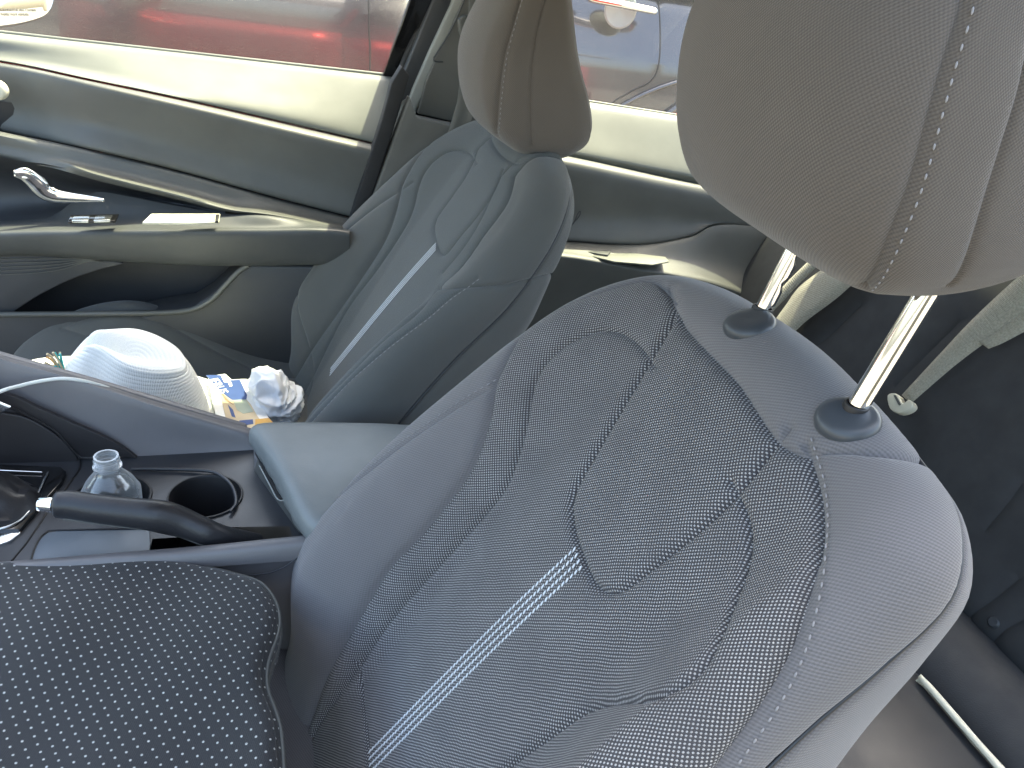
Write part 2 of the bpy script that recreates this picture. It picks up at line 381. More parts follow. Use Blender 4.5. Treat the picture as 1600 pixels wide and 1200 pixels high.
class Surf:
    """domain -> world function f, pixel tracing, seams, regions -> child meshes"""
    def __init__(s, f, dom, step=.006):
        s.f = f; s.dom = np.asarray(dom); v, fc, _ = tri_cdt(s.dom, np.zeros((0, 2)), [], .010)
        s.cv = v; s.cf = [tuple(x) for x in fc]; s.cw = f(v); s.step = step
        s.bvh = BVHTree.FromPolygons([Vector(p) for p in s.cw], s.cf)
    def px(s, x, y):
        d = ray(x, y); loc, n, i, dist = s.bvh.ray_cast(Vector(CC), Vector(d))
        if i is None: return None
        A, B, C = [s.cw[k] for k in s.cf[i][:3]]; P = np.array(loc); v0, v1, v2 = B-A, C-A, P-A
        d00, d01, d11, d20, d21 = v0@v0, v0@v1, v1@v1, v2@v0, v2@v1; den = d00*d11-d01*d01
        if abs(den) < 1e-18: return None
        v = (d11*d20-d01*d21)/den; w = (d00*d21-d01*d20)/den; a, b_, c = [s.cv[k] for k in s.cf[i][:3]]
        return a*(1-v-w)+b_*v+c*w
    def trace(s, pts):
        """pts: pixel polyline -> domain polyline (smooth)"""
        Q = catmull(pts, 8); out = [q for q in (s.px(*p) for p in Q) if q is not None]
        if len(out) < 2: print('TRACE MISS', pts[:2], len(out)); return None
        # drop jumps
        o = [out[0]]
        for q in out[1:]:
            if np.linalg.norm(q-o[-1]) < .08: o.append(q)
        return smooth_pl(np.array(o))
    def normal(s, Q, h=5e-4):
        a = s.f(Q+[h, 0])-s.f(Q-[h, 0]); b_ = s.f(Q+[0, h])-s.f(Q-[0, h]); n = np.cross(a, b_); L = np.linalg.norm(n, axis=1)[:, None]; return n/np.where(L < 1e-12, 1, L)
    def build(s, parent, default, seams, seeds, puff=.002, flip=1, uvrot=0, scale=1., uvf=None):
        """seams: list of (polyline dom, depth, width). seeds: list (name, point dom or px, mat, label)"""
        pls = []; ex = []
        for pl, dep, wid in seams:
            if pl is None: pls.append(None); continue
            pl = resample(pl, .0025); pls.append(pl)
            T = np.gradient(pl, axis=0); T /= np.linalg.norm(T, axis=1)[:, None]+1e-12; Nn = np.stack([-T[:, 1], T[:, 0]], 1)
            for o in (.0012, .0032): ex += [pl+Nn*o, pl-Nn*o]
        good = [p for p in pls if p is not None]
        EX = np.vstack(ex) if ex else np.zeros((0, 2))
        if len(good):
            dd = np.min([near_poly(EX, p, False)[0] for p in good], axis=0); EX = EX[dd > .0008]
        V, F, cons = tri_cdt(s.dom, EX, good, s.step)
        W_ = s.f(V); N = s.normal(V)*flip; disp = np.zeros(len(V)); dmin = np.full(len(V), 1.)
        for (pl, dep, wid), p in zip(seams, pls):
            if p is None: continue
            d = near_poly(V, p, False)[0]; disp = np.minimum(disp, -dep*np.exp(-(d/wid)**1.5)); dmin = np.minimum(dmin, d)
        disp += puff*(1-np.exp(-(dmin/.014)))
        W_ = W_+N*disp[:, None]
        # regions
        em = {}
        for i, f in enumerate(F):
            for k in range(len(f)):
                e = (min(f[k], f[(k+1) % len(f)]), max(f[k], f[(k+1) % len(f)])); em.setdefault(e, []).append(i)
        reg = -np.ones(len(F), int); nr = 0
        adj = [[] for _ in F]
        for e, fs in em.items():
            if len(fs) == 2 and e not in cons: adj[fs[0]].append(fs[1]); adj[fs[1]].append(fs[0])
        for i in range(len(F)):
            if reg[i] >= 0: continue
            st = [i]; reg[i] = nr
            while st:
                a = st.pop()
                for c in adj[a]:
                    if reg[c] < 0: reg[c] = nr; st.append(c)
            nr += 1
        cen = np.array([V[list(f)].mean(0) for f in F]); owner = {}
        for name, pt, mat, lab, ispx in seeds:
            q = s.px(*pt) if ispx else np.array(pt)
            if q is None: print('SEED MISS', name, pt); continue
            k = int(np.argmin(((cen-q)**2).sum(1)))
            if reg[k] in owner: print('SEED DUP', name, pt, owner[reg[k]][0]); continue
            owner[reg[k]] = (name, mat, lab)
        groups = {}
        for i in range(len(F)):
            key = reg[i] if reg[i] in owner else -1
            groups.setdefault(key, []).append(i)
        objs = {}
        for key, fl in groups.items():
            name, mat, lab = owner[key] if key != -1 else default
            ids = sorted({v for i in fl for v in F[i]}); mp = {v: k for k, v in enumerate(ids)}
            fc = [tuple(mp[v] for v in F[i]) for i in fl]
            if flip < 0: fc = [x[::-1] for x in fc]
            uv = (uvf(V[ids]) if uvf else V[ids]*scale)
            if uvrot: c_, s_ = math.cos(uvrot), math.sin(uvrot); uv = np.stack([uv[:, 0]*c_-uv[:, 1]*s_, uv[:, 0]*s_+uv[:, 1]*c_], 1)
            o = mesh(name, W_[ids], fc, mat, parent, uv, True)
            if lab: o['label'] = lab
            objs[name] = o
        print('surf', parent.name, 'verts', len(V), 'regions', nr, {k: len(v) for k, v in groups.items()})
        return objs
    def stitches(s, parent, pl, off=.004, ln=.0045, gap=.003, rad=.0006, mat='thread', lift=.0004, flip=1, name='stitching', puff=.002, slant=0.):
        if pl is None: return
        pl = resample(pl, .001); T = np.gradient(pl, axis=0); T /= np.linalg.norm(T, axis=1)[:, None]; Nn = np.stack([-T[:, 1], T[:, 0]], 1)
        q = pl+Nn*off; W_ = s.f(q); NN = s.normal(q)*flip; lf = lift+puff*(1-math.exp(-abs(off)/.014)); V = []; F = []
        step = int((ln+gap)*1000); n = 6
        for i0 in range(0, len(q)-step, max(1, step)):
            i1 = i0+int(ln*1000); A = W_[i0]+NN[i0]*lf; B = W_[i1]+NN[i1]*lf; t = B-A; L = np.linalg.norm(t)
            if L < 1e-5: continue
            t /= L; w = np.cross(t, NN[i0])
            if slant: A = A+w*slant; B = B-w*slant
            k = len(V)
            for f_, (r_) in ((0, .4), (.25, 1), (.75, 1), (1, .4)):
                for j in range(n):
                    a = 2*PI*j/n; V.append(A+(B-A)*f_+(NN[i0]*np.cos(a)+w*np.sin(a))*rad*r_)
            for h in range(3):
                for j in range(n): F.append((k+h*n+j, k+h*n+(j+1) % n, k+(h+1)*n+(j+1) % n, k+(h+1)*n+j))
            F.append(tuple(k+j for j in range(n))[::-1]); F.append(tuple(k+3*n+j for j in range(n)))
        if V: return mesh(name, V, F, mat, parent)
    def ribbonline(s, name, parent, pl, off, width, mat, lift=.0012, flip=1, dash=None):
        pl = resample(pl, .0015); T = np.gradient(pl, axis=0); T /= np.linalg.norm(T, axis=1)[:, None]; Nn = np.stack([-T[:, 1], T[:, 0]], 1)
        return pl+Nn*off

def tri_fan_cap(name, ring, off, mat, parent):
    """closed back: ring (n,3) to a shrunk ring and centre"""
    ring = np.array(ring); c = ring.mean(0); n = len(ring); off = np.array(off)
    R = [ring, c+(ring-c)*.93+off*.6, c+(ring-c)*.5+off]
    V = np.vstack(R+[c+off]); F = []
    for i in range(2):
        for k in range(n): F.append((i*n+k, i*n+(k+1) % n, (i+1)*n+(k+1) % n, (i+1)*n+k))
    for k in range(n): F.append((2*n+k, 2*n+(k+1) % n, 3*n))
    return mesh(name, V, F, mat, parent)

def smooth_pl(pl, step=.004, it=6):
    if pl is None: return None
    p = resample(pl, step)
    for _ in range(it): p[1:-1] = .5*p[1:-1]+.25*(p[:-2]+p[2:])
    return p
def ext(pl, a=.004, b_=.004):
    if pl is None: return None
    pl = np.array(pl); k = min(3, len(pl)-1)
    if a: d = pl[0]-pl[k]; pl = np.vstack([pl[0]+d/np.linalg.norm(d)*a, pl])
    if b_: d = pl[-1]-pl[-1-k]; pl = np.vstack([pl, pl[-1]+d/np.linalg.norm(d)*b_])
    return pl
def cinterp(x, X, Y):
    P = catmull(np.stack([X, Y], 1), 12); o = np.argsort(P[:, 0]); return np.interp(x, P[o, 0], P[o, 1])
def sstep(x, a, b_):
    t = np.clip((x-a)/(b_-a), 0, 1); return t*t*(3-2*t)
#@@PART2
# ================================================================== SEATS
AL = math.radians(28.15)
SU = np.array([math.sin(AL), 0, math.cos(AL)]); ST = np.array([0, 1., 0]); SN = np.array([-math.cos(AL), 0, math.sin(AL)])
OD = np.array([0, 0, .27]); OP = np.array([.003, .734, .261])
NBS = [-.1, 0, .1, .19, .30, .40, .48, .55, .62]; NBV = [.02, .04, .088, .092, .078, .056, .036, .008, -.012]
def seat_n(Q):
    s_, t = Q[:, 0], np.abs(Q[:, 1])
    nb = cinterp(s_, NBS, NBV)
    nc = cinterp(s_, [-.1, .1, .3, .45, .54, .60], [0, .004, .006, 0, -.008, -.02])
    return nc+(nb-nc)*sstep(t, .10, .205)
_t = np.linspace(0, .5, 501); _h = .062*sstep(_t, .10, .205); _arc = np.r_[0, np.cumsum(np.hypot(np.diff(_t), np.diff(_h)))]
def seat_uv(V): return np.stack([V[:, 0], np.sign(V[:, 1])*np.interp(np.abs(V[:, 1]), _t, _arc)], 1)
def seat_b(Q): return np.interp(Q[:, 0], [0, .4, .56], [-.125, -.118, -.09])
OUT = [(-.07, 0), (-.07, .12), (-.06, .22), (-.01, .257), (.10, .268), (.22, .264), (.34, .250), (.44, .241), (.505, .230), (.550, .209), (.580, .176), (.598, .125), (.605, .06)]
OUTL = np.array(OUT+[(.607, 0)]+[(a, -b_) for a, b_ in OUT[1:]][::-1])
def seat_world(O):
    return lambda pos, n: O+pos[:, :1]*SU+pos[:, 1:]*ST+n[:, None]*SN
HB = [0, .03, .075, .13, .20, .26]
def headrest_pillow(O, lift=0.):
    out = np.array([(0, 0), (0, .060), (.008, .084), (.035, .100), (.085, .105), (.14, .103), (.20, .094), (.24, .078), (.253, .045), (.255, 0)])
    out = np.vstack([out, [(a-.004*(a < .05), -b_*1.10) for a, b_ in out[1:-1]][::-1]])
    nf = lambda Q: np.zeros(len(Q)); bk = lambda Q: np.full(len(Q), -.13)
    def world(pos, n):
        a, b_ = pos[:, 0], pos[:, 1]
        xf = cinterp(a, HB, [.075, .047, .029, .027, .055, .085]); xb = cinterp(a, HB, [.184, .196, .182, .155, .135, .125])
        q = -n/.13; x = xf+1.6*b_**2*(1-q)+q*(xb-xf)
        return np.array(O)+np.stack([x, b_, a+lift*np.clip(q, 0, 1)*np.exp(-(a/.06)**2)], 1)
    return Pillow(out, .034, .13, nf, bk, world, bulge=.003, r2=.008)
POST_DIR = np.array([.20, 0, .98])
def headrest(O, label, group, seams, seeds_mat, post_z):
    pass

def make_headrest(parent, P, S, mat, A, B, others, dark):
    seams = [(A, .0036, .0028), (B, .0020, .0020)]+[(o, .002, .0025) for o in others]
    S.build(parent, ('headrest_cover', mat, None), seams, [], puff=.0018)
    S.stitches(parent, A, off=.0045, ln=.0036, gap=.0036, rad=.0005, mat='thread_light', name='stitching')
    ring = P(P.dom*1.0); tri_fan_cap('headrest_back', ring, (.012, 0, 0), mat, parent)

def chrome_post(parent, base, top, notches, rad=.0066):
    base = np.array(base); top = np.array(top); L = np.linalg.norm(top-base); n = max(8, int(L/.002)); P_ = [base+(top-base)*k/n for k in range(n+1)]
    d = (top-base)/L; V = []; F = []; m = 24; side = np.array([0, -1., 0]); w = np.cross(d, side); uvs = []
    for i, p in enumerate(P_):
        h = L*i/n
        for k in range(m):
            a = 2*PI*k/m; c, s_ = np.cos(a)*rad, np.sin(a)*rad
            if notches:
                ph = (h-.012) % .022
                if h > .010 and ph < .008: c = min(c, rad*.55+abs(ph-.004)*.35)
            V.append(p+(w*.7+side*.71)*c+(side*.7-w*.71)*s_)
            uvs.append((h, a))
    for i in range(n):
        for k in range(m): F.append((i*m+k, i*m+(k+1) % m, (i+1)*m+(k+1) % m, (i+1)*m+k))
    F.append(tuple(range(m))[::-1]); F.append(tuple(n*m+k for k in range(m)))
    o = mesh('headrest_post', V, F, 'chrome', parent, uvs, True, 40); return o
def guide(parent, c, axis, r):
    axis = np.array(axis)/np.linalg.norm(axis)
    prof = [(0, .0058), (r*.35, .0062), (r*.6, .0062), (r*.8, .0056), (r*.93, .004), (r, .0015), (r*1.0, -.001), (r*.95, -.008)]
    g = revolve('post_guide', prof, c, 'guide_plastic', parent, 48, axis)
    return g

# ---------------- driver seat
ds = empty('driver_seat', (0, 0, 0), 'large woven grey front seat nearest the camera, its raised headrest on two bare chrome posts', 'car seat')
OUTLD = np.array(OUT+[(.607, 0), (.602, -.06), (.594, -.115), (.584, -.158), (.556, -.189), (.505, -.199), (.44, -.204), (.34, -.220), (.22, -.248), (.10, -.264), (-.01, -.258), (-.06, -.21), (-.07, -.12)])
PD = Pillow(OUTLD, .042, .14, seat_n, seat_b, seat_world(OD), bulge=.002, taper=.024)
SD = Surf(PD, PD.dom, .0045)
tr = SD.trace
yoke = tr([(1047, 458), (1052, 478), (1070, 512), (1108, 552), (1150, 596), (1182, 645), (1205, 680), (1222, 697), (1242, 708), (1262, 711)])
yoke2 = tr([(1262, 711), (1310, 705), (1372, 709), (1421, 717), (1446, 723)])
rear_edge = np.vstack([PD.o+PD.N*.036, (PD.o+PD.N*.036)[:1]])
wv_top = tr([(1047, 460), (1025, 438), (992, 440), (925, 460), (845, 496), (812, 525), (790, 560), (772, 598), (767, 640), (757, 680), (730, 745), (660, 835), (605, 895), (545, 995), (505, 1065), (488, 1110), (470, 1160)])
bol_edge = tr([(765, 607), (722, 632), (680, 660), (632, 692), (590, 725), (545, 762), (505, 802), (475, 845), (461, 890), (462, 950)])
wedge = tr([(1050, 462), (1052, 495), (1015, 562), (945, 680), (901, 757), (891, 785), (894, 825), (912, 880), (930, 915), (945, 926), (965, 925), (990, 907), (1085, 832), (1150, 770), (1213, 690)])
c1 = tr([(1015, 562), (995, 535), (970, 519), (945, 515), (915, 522), (880, 541), (850, 570), (833, 605), (827, 640), (820, 675), (807, 720), (790, 762), (765, 795), (710, 858), (650, 925), (605, 978), (561, 1044), (530, 1085), (500, 1128), (480, 1165)])
c1b = tr([(561, 1046), (565, 1080), (570, 1120), (575, 1160), (578, 1240)])
c2 = tr([(1150, 770), (1166, 802), (1172, 845), (1161, 900), (1140, 955), (1108, 1032), (1066, 1074), (1013, 1091), (962, 1095), (911, 1112), (853, 1155), (795, 1198), (750, 1240)])
c3 = tr([(1262, 711), (1276, 760), (1281, 820), (1275, 880), (1264, 925), (1243, 1005), (1201, 1092), (1140, 1182), (1100, 1240)])
wedge = ext(wedge, .012, .012); c1 = ext(c1, .012, .1); c1b = ext(c1b, .006, .3); c2 = ext(c2, .012, .3); c3 = ext(c3, .01, .5); wv_top = ext(wv_top, .012, .4); yoke = ext(yoke, .012, .004); yoke2 = ext(yoke2, .006, .02); bol_edge = ext(bol_edge, .01, .4)
OUTD = None
seamsD = [(yoke, .005, .0036), (yoke2, .0035, .0026), (rear_edge, .006, .0035), (wv_top, .0052, .0036), (bol_edge, .0022, .0022), (wedge, .0046, .003), (c1, .0034, .0026), (c1b, .003, .0022), (c2, .0036, .0026), (c3, .0055, .004)]
WV = 'woven_fabric'
seedsD = [('centre_wedge', (1040, 680), WV, 'tapered woven panel below the headrest', 1), ('headrest_yoke', (1200, 600), 'smooth_fabric', 'smooth blue-grey fabric panel round the post guides', 1),
 ('side_bolster', (640, 780), 'smooth_fabric', 'smooth mauve-grey bolster on the console side', 1), ('side_bolster', (1380, 900), 'smooth_fabric', 'smooth blue-grey bolster on the near side', 1),
 ('centre_panel', (780, 930), WV, None, 1), ('woven_border', (900, 480), WV, None, 1), ('woven_border', (1215, 850), WV, None, 1), ('woven_border', (600, 940), WV, None, 1)]
obD = SD.build(ds, ('backrest', 'smooth_fabric', None), seamsD, seedsD, puff=.0022, uvf=seat_uv)
tri_fan_cap('backrest_rear', PD(PD.dom), (.01, 0, 0), 'smooth_fabric', ds)
if c3 is not None: SD.stitches(ds, c3, off=.0055, ln=.0038, gap=.0032, mat='thread_light', rad=.0006)
if bol_edge is not None: SD.stitches(ds, bol_edge, off=-.004, ln=.004, gap=.003, mat='thread_light', rad=.0004); 
sA = SD.px(908, 872); sB = SD.px(592, 1180)
strp = np.array([sA+(sB-sA)*k for k in np.linspace(0, 1.05, 20)])
for k in range(4): SD.stitches(ds, strp, off=(k-1.5)*.0063, ln=.0040, gap=.0010, rad=.0008, mat='stripe_thread', lift=.0024, puff=0, name='woven_stripe', slant=.0009)
def surf_at(S, x, y):
    q = next(q for q in (S.px(x, y+k) for k in range(0, 90, 3)) if q is not None)[None]; return S.f(q)[0], S.normal(q)[0]
for gx, gy, px_, py_, notch in ((1324, 657, 1332, 648, False), (1171, 508, 1187, 495, True)):
    c_, n_ = surf_at(SD, gx, gy); guide(ds, c_, n_, .0195)
    c_, n_ = surf_at(SD, px_, py_); p_ = chrome_post(ds, c_-POST_DIR*.03, c_+POST_DIR*.13, notch); revolve('post_collar', [(.0066, .0082), (.0078, .0080), (.0082, .0068), (.0082, .002)], c_, 'black', ds, 32, (n_+POST_DIR)/2)
HRD = np.array([.173, .0, .860])
PH = None; PH = headrest_pillow(HRD, .014); SH = Surf(PH, PH.dom, .005)
hA = SH.trace([(1510, -40), (1505, 10), (1480, 90), (1452, 190), (1424, 290), (1400, 350), (1375, 410), (1352, 445), (1325, 465)])
hB = SH.trace([(1612, 60), (1596, 140), (1572, 215), (1548, 290), (1515, 395), (1495, 437), (1482, 446)])
hr = empty('driver_headrest_pad', HRD, 'big padded taupe-grey headrest filling the upper right corner above two chrome posts', 'headrest') if False else ds
make_headrest(ds, PH, SH, 'headrest_fabric', hA, hB, [], None)

tube('piping', PD(rear_edge)-SD.normal(rear_edge)*.0012, .0016, 'deck_dark', ds, n=8, caps=False)
# ---------------- passenger seat
ps = empty('passenger_seat', OP, 'smaller-looking grey front passenger seat across the console, holding a white straw hat', 'car seat')
def seat_np(Q):
    s_, t = Q[:, 0], np.abs(Q[:, 1]); nb = cinterp(s_, NBS, [.02, .055, .082, .074, .048, .010, -.008, -.016, -.02]); nc = cinterp(s_, [-.1, .1, .3, .45, .54, .60], [0, .004, .006, 0, -.008, -.02])
    return np.where(Q[:, 1] < 0, nc+(nb-nc)*sstep(t, .135, .222), seat_n(Q))
PP = Pillow(OUTL, .042, .14, seat_np, seat_b, seat_world(OP), bulge=.002, taper=.03)
SP = Surf(PP, PP.dom, .006); tr = SP.trace
p_far = tr([(640, 262), (628, 285), (622, 310), (615, 338), (600, 376), (561, 438), (515, 505), (490, 540), (475, 563)])
p_fold = tr([(622, 300), (590, 321), (550, 352), (505, 392), (472, 432), (464, 470)])
p_c1 = tr([(742, 250), (732, 238), (718, 234), (700, 236), (677, 251), (661, 272), (652, 297), (644, 330), (627, 363), (594, 413), (544, 480), (511, 541)])
p_w = tr([(748, 218), (742, 243), (727, 276), (707, 305), (684, 337), (677, 355), (680, 378), (688, 396), (699, 394), (723, 363), (748, 334), (770, 301), (786, 262)])
p_c2 = tr([(768, 305), (755, 335), (735, 370), (713, 400), (692, 425)])
p_near = tr([(806, 252), (802, 275), (790, 318), (757, 363), (723, 413), (700, 436), (686, 450)])
p_h = tr([(686, 450), (730, 448), (790, 445), (830, 437), (869, 428), (885, 425)])
p_pipe = np.vstack([PP.o+PP.N*.062, (PP.o+PP.N*.062)[:1]])
p_ridge = tr([(727, 449), (700, 468), (673, 492), (640, 517), (607, 542), (572, 572), (540, 601), (490, 655)])
p_in = tr([(686, 450), (650, 490), (600, 530), (545, 585), (520, 610)])
p_far = ext(p_far, .22, .3); p_fold = ext(p_fold, .03, .3); p_c1 = ext(p_c1, .02, .1); p_w = np.vstack([[(.60, .11), (.56, .082)], p_w[p_w[:, 0] < .53], [(.56, -.075), (.60, -.10)]]); p_c2 = ext(p_c2, .05, .0); p_near = ext(np.vstack([[(.74, -.13), (.62, -.115), (.59, -.11)], p_near[p_near[:, 0] < .545]]), 0, .008); p_h = ext(p_h, .01, .1); p_ridge = ext(p_ridge, .02, .3); p_in = ext(np.vstack([p_near[-2:-1], p_near[-1:], p_in]), 0, .3); p_h = np.vstack([p_near[-2:-1], p_h])
p_yoke = np.array([(.60, .12), (.575, .105), (.560, .085), (.553, .03), (.553, -.03), (.560, -.085), (.575, -.105), (.61, -.12)])
for nm_, c_ in (('w', p_w), ('near', p_near), ('far', p_far), ('in', p_in), ('h', p_h)): print(nm_, c_[[0, len(c_)//2, -1]].round(3).tolist())
seamsP = [(catmull(p_yoke, 6), .003, .004), (p_in, .003, .004), (p_far, .005, .004), (p_fold, .0022, .003), (p_c1, .0032, .003), (p_w, .0042, .0033), (p_c2, .0026, .003), (p_near, .005, .004), (p_h, .004, .003), (p_pipe, .0032, .003), (p_ridge, .0015, .0025)]
PW = 'woven_fabric_fine'; PF = 'passenger_fabric'
seedsP = [('centre_panel', (600, 450), PW, None, 1), ('centre_wedge', (705, 330), PW, None, 1), ('side_bolster', (540, 420), PF, None, 1), ('side_bolster', (800, 380), PF, None, 1), ('woven_border', (637, 290), PW, None, 1), ('side_panel', (760, 520), PF, None, 1)]
SP.build(ps, ('backrest', PF, None), seamsP, seedsP, puff=.002, uvf=seat_uv)
tri_fan_cap('backrest_rear', PP(PP.dom), (.01, 0, 0), PF, ps)
SP.stitches(ps, p_ridge, off=.003, ln=.004, gap=.003, mat='thread_light', rad=.0004)
sA = SP.px(683, 386); sB = SP.px(521, 578); strp = np.array([sA+(sB-sA)*k for k in np.linspace(0, 1.03, 20)])
for k in range(4): SP.stitches(ps, strp, off=(k-1.5)*.0058, ln=.0030, gap=.0006, rad=.00062, mat='stripe_thread', lift=.0024, puff=0, name='woven_stripe', slant=.0006)
HRP = np.array([.177, .734, .766]); PH2 = headrest_pillow(HRP); SH2 = Surf(PH2, PH2.dom, .006)
qA = SH2.trace([(812, 0), (799, 45), (787, 90), (779, 150), (776, 200), (776, 238)]); qB = SH2.trace([(852, 0), (839, 49), (831, 112), (829, 169), (831, 225)])
make_headrest(ps, PH2, SH2, 'headrest_fabric', qA, qB, [], None)
for tt, ss in ((-.061, .597), (.092, .597)):
    q_ = np.array([[ss, tt]]); b0 = PP(q_)[0]; guide(ps, b0, SP.normal(q_)[0], .0195); chrome_post(ps, b0-POST_DIR*.03, b0+POST_DIR*.07, False)
tube('piping', PP(p_pipe)-SP.normal(p_pipe)*.0008, .0014, 'deck_dark', ps, n=8, caps=False)
# cushion
def cush(O, ridge=.0):
    out = np.array([(.05, 0), (.05, .2), (.02, .25), (-.1, .262), (-.25, .262), (-.40, .252), (-.49, .215), (-.52, .12), (-.525, 0)]); out = np.vstack([out, [(a, -b_) for a, b_ in out[1:-1]][::-1]])
    def nf(Q):
        x, t = Q[:, 0], np.abs(Q[:, 1]); c = cinterp(x, [-.52, -.44, -.3, -.1, .05], [.255, .285, .295, .262, .245]); r_ = cinterp(x, [-.52, -.44, -.32, -.23, -.1, .05], [.272, .345, .378, .352, .285, .25])
        return c+(r_-c)*sstep(t, .13, .235)-.0
    bk = lambda Q: np.full(len(Q), .10)
    return Pillow(out[::-1], .035, .15, nf, bk, lambda p, n: np.array([O[0], O[1], 0])+np.stack([p[:, 0], p[:, 1], n], 1), bulge=0)
PC = cush((0, .735)); SCu = Surf(PC, PC.dom, .009); tr = SCu.trace
k1 = tr([(95, 512), (140, 495), (190, 488), (240, 497), (300, 528), (360, 560), (420, 585), (460, 590)]); k2 = tr([(95, 512), (135, 525), (160, 540), (180, 560)])
SCu.build(ps, ('seat_cushion', PF, None), [(k1, .0025, .003), (k2, .0025, .003)], [], puff=.002)

#@@PART3
# ================================================================== FAR DOORS
def row(pts, xs):
    """pts (px,py,depth y) -> world points sampled at image columns xs"""
    P = np.array(pts, float); P = catmull(P, 8) if len(P) > 2 else P
    o = np.argsort(P[:, 0]); P = P[o]
    return [aty(x, np.interp(x, P[:, 0], P[:, 1]), np.interp(x, P[:, 0], P[:, 2])) for x in xs]
def loft(name, rows, xs, mat, parent, sub=4, sharp=50, smooth=True):
    R = np.array([row(r, xs) for r in rows])
    if smooth and len(R) > 2: R = np.stack([catmull(R[:, j], sub) for j in range(R.shape[1])], 1)
    return grid(name, R, mat, parent, sharp)
fd = empty('front_passenger_door', (-.1, 1.1, .2), 'grey inner trim of the front passenger door with chrome pull handle, below the large side window', 'car door')
xs = np.linspace(-220, 640, 87)
ledge = [[(-220, 25, 1.135), (0, 50, 1.135), (300, 83, 1.135), (640, 122, 1.135)], [(-220, 29, 1.110), (0, 55, 1.110), (300, 88, 1.110), (640, 126, 1.110)], [(-220, 36, 1.095), (0, 63, 1.095), (300, 98, 1.095), (640, 136, 1.095)],
         [(-220, 50, 1.090), (0, 78, 1.090), (300, 124, 1.060), (640, 178, 1.060)], [(-220, 60, 1.082), (0, 88, 1.082), (300, 146, 1.032), (640, 216, 1.032)],
         [(-220, 64, 1.074), (0, 94, 1.072), (140, 122, 1.022), (340, 165, 1.022), (640, 234, 1.022)], [(-220, 66, 1.082), (0, 96, 1.080), (140, 124, 1.030), (340, 167.5, 1.030), (640, 236.5, 1.030)]]
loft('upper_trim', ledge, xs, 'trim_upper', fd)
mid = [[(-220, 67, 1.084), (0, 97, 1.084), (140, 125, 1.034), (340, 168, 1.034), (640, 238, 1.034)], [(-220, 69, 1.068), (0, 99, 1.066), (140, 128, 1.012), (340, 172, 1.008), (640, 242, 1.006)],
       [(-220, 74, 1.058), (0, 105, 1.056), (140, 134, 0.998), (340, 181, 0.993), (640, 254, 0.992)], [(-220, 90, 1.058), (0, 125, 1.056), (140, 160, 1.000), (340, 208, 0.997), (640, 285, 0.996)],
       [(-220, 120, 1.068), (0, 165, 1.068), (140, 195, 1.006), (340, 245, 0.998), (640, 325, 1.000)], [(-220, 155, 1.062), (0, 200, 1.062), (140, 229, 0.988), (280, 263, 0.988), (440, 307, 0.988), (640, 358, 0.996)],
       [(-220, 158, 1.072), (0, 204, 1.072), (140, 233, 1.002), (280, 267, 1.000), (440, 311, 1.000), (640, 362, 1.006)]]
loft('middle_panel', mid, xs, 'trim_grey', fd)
# wing that carries the armrest: from the groove to the shelf edge
xs2 = np.linspace(-220, 572, 87)
wing = [[(-220, 159, 1.06), (0, 205, 1.05), (140, 234, 1.004), (280, 268, 1.002), (440, 312, 1.0), (640, 363, 1.006)], [(-220, 162, 1.0), (0, 208, .99), (140, 238, .985), (280, 272, .985), (440, 316, .985), (640, 366, .99)],
        [(-220, 185, .99), (0, 228, .985), (90, 247, .978), (160, 264, .974), (280, 294, .970), (360, 316, .967), (440, 330, .962), (640, 372, .98)],
        [(-220, 194, .985), (0, 241, .980), (90, 252, .972), (125, 264, .946), (160, 275, .942), (280, 305, .938), (360, 326, .932), (440, 337, .930), (640, 376, .965)],
        [(-220, 200, .99), (0, 248, .985), (80, 262, .965), (160, 284, .955), (280, 312, .948), (352, 330, .936), (440, 340, .931), (640, 378, .965)]]
loft('handle_wing', wing, xs2, 'trim_grey', fd)
hol = [[(-220, 198, 0.962), (0, 246, 0.962), (80, 258, 0.962), (160, 282, 0.960), (280, 311, 0.952), (352, 329, 0.938)], [(-220, 250, 1.045), (0, 275, 1.045), (80, 285, 1.045), (160, 295, 1.040), (280, 318, 0.990), (352, 333, 0.942)], [(-220, 340, 1.045), (0, 325, 1.045), (80, 322, 1.045), (160, 318, 1.035), (280, 327, 0.970), (352, 336, 0.940)], [(-220, 362, 0.990), (0, 352, 0.990), (80, 340, 0.990), (160, 335, 0.970), (280, 334, 0.955), (352, 337, 0.938)]]
loft('handle_recess', hol, np.linspace(-220, 352, 50), 'trim_dark', fd)
xs3 = np.linspace(-220, 546, 100)
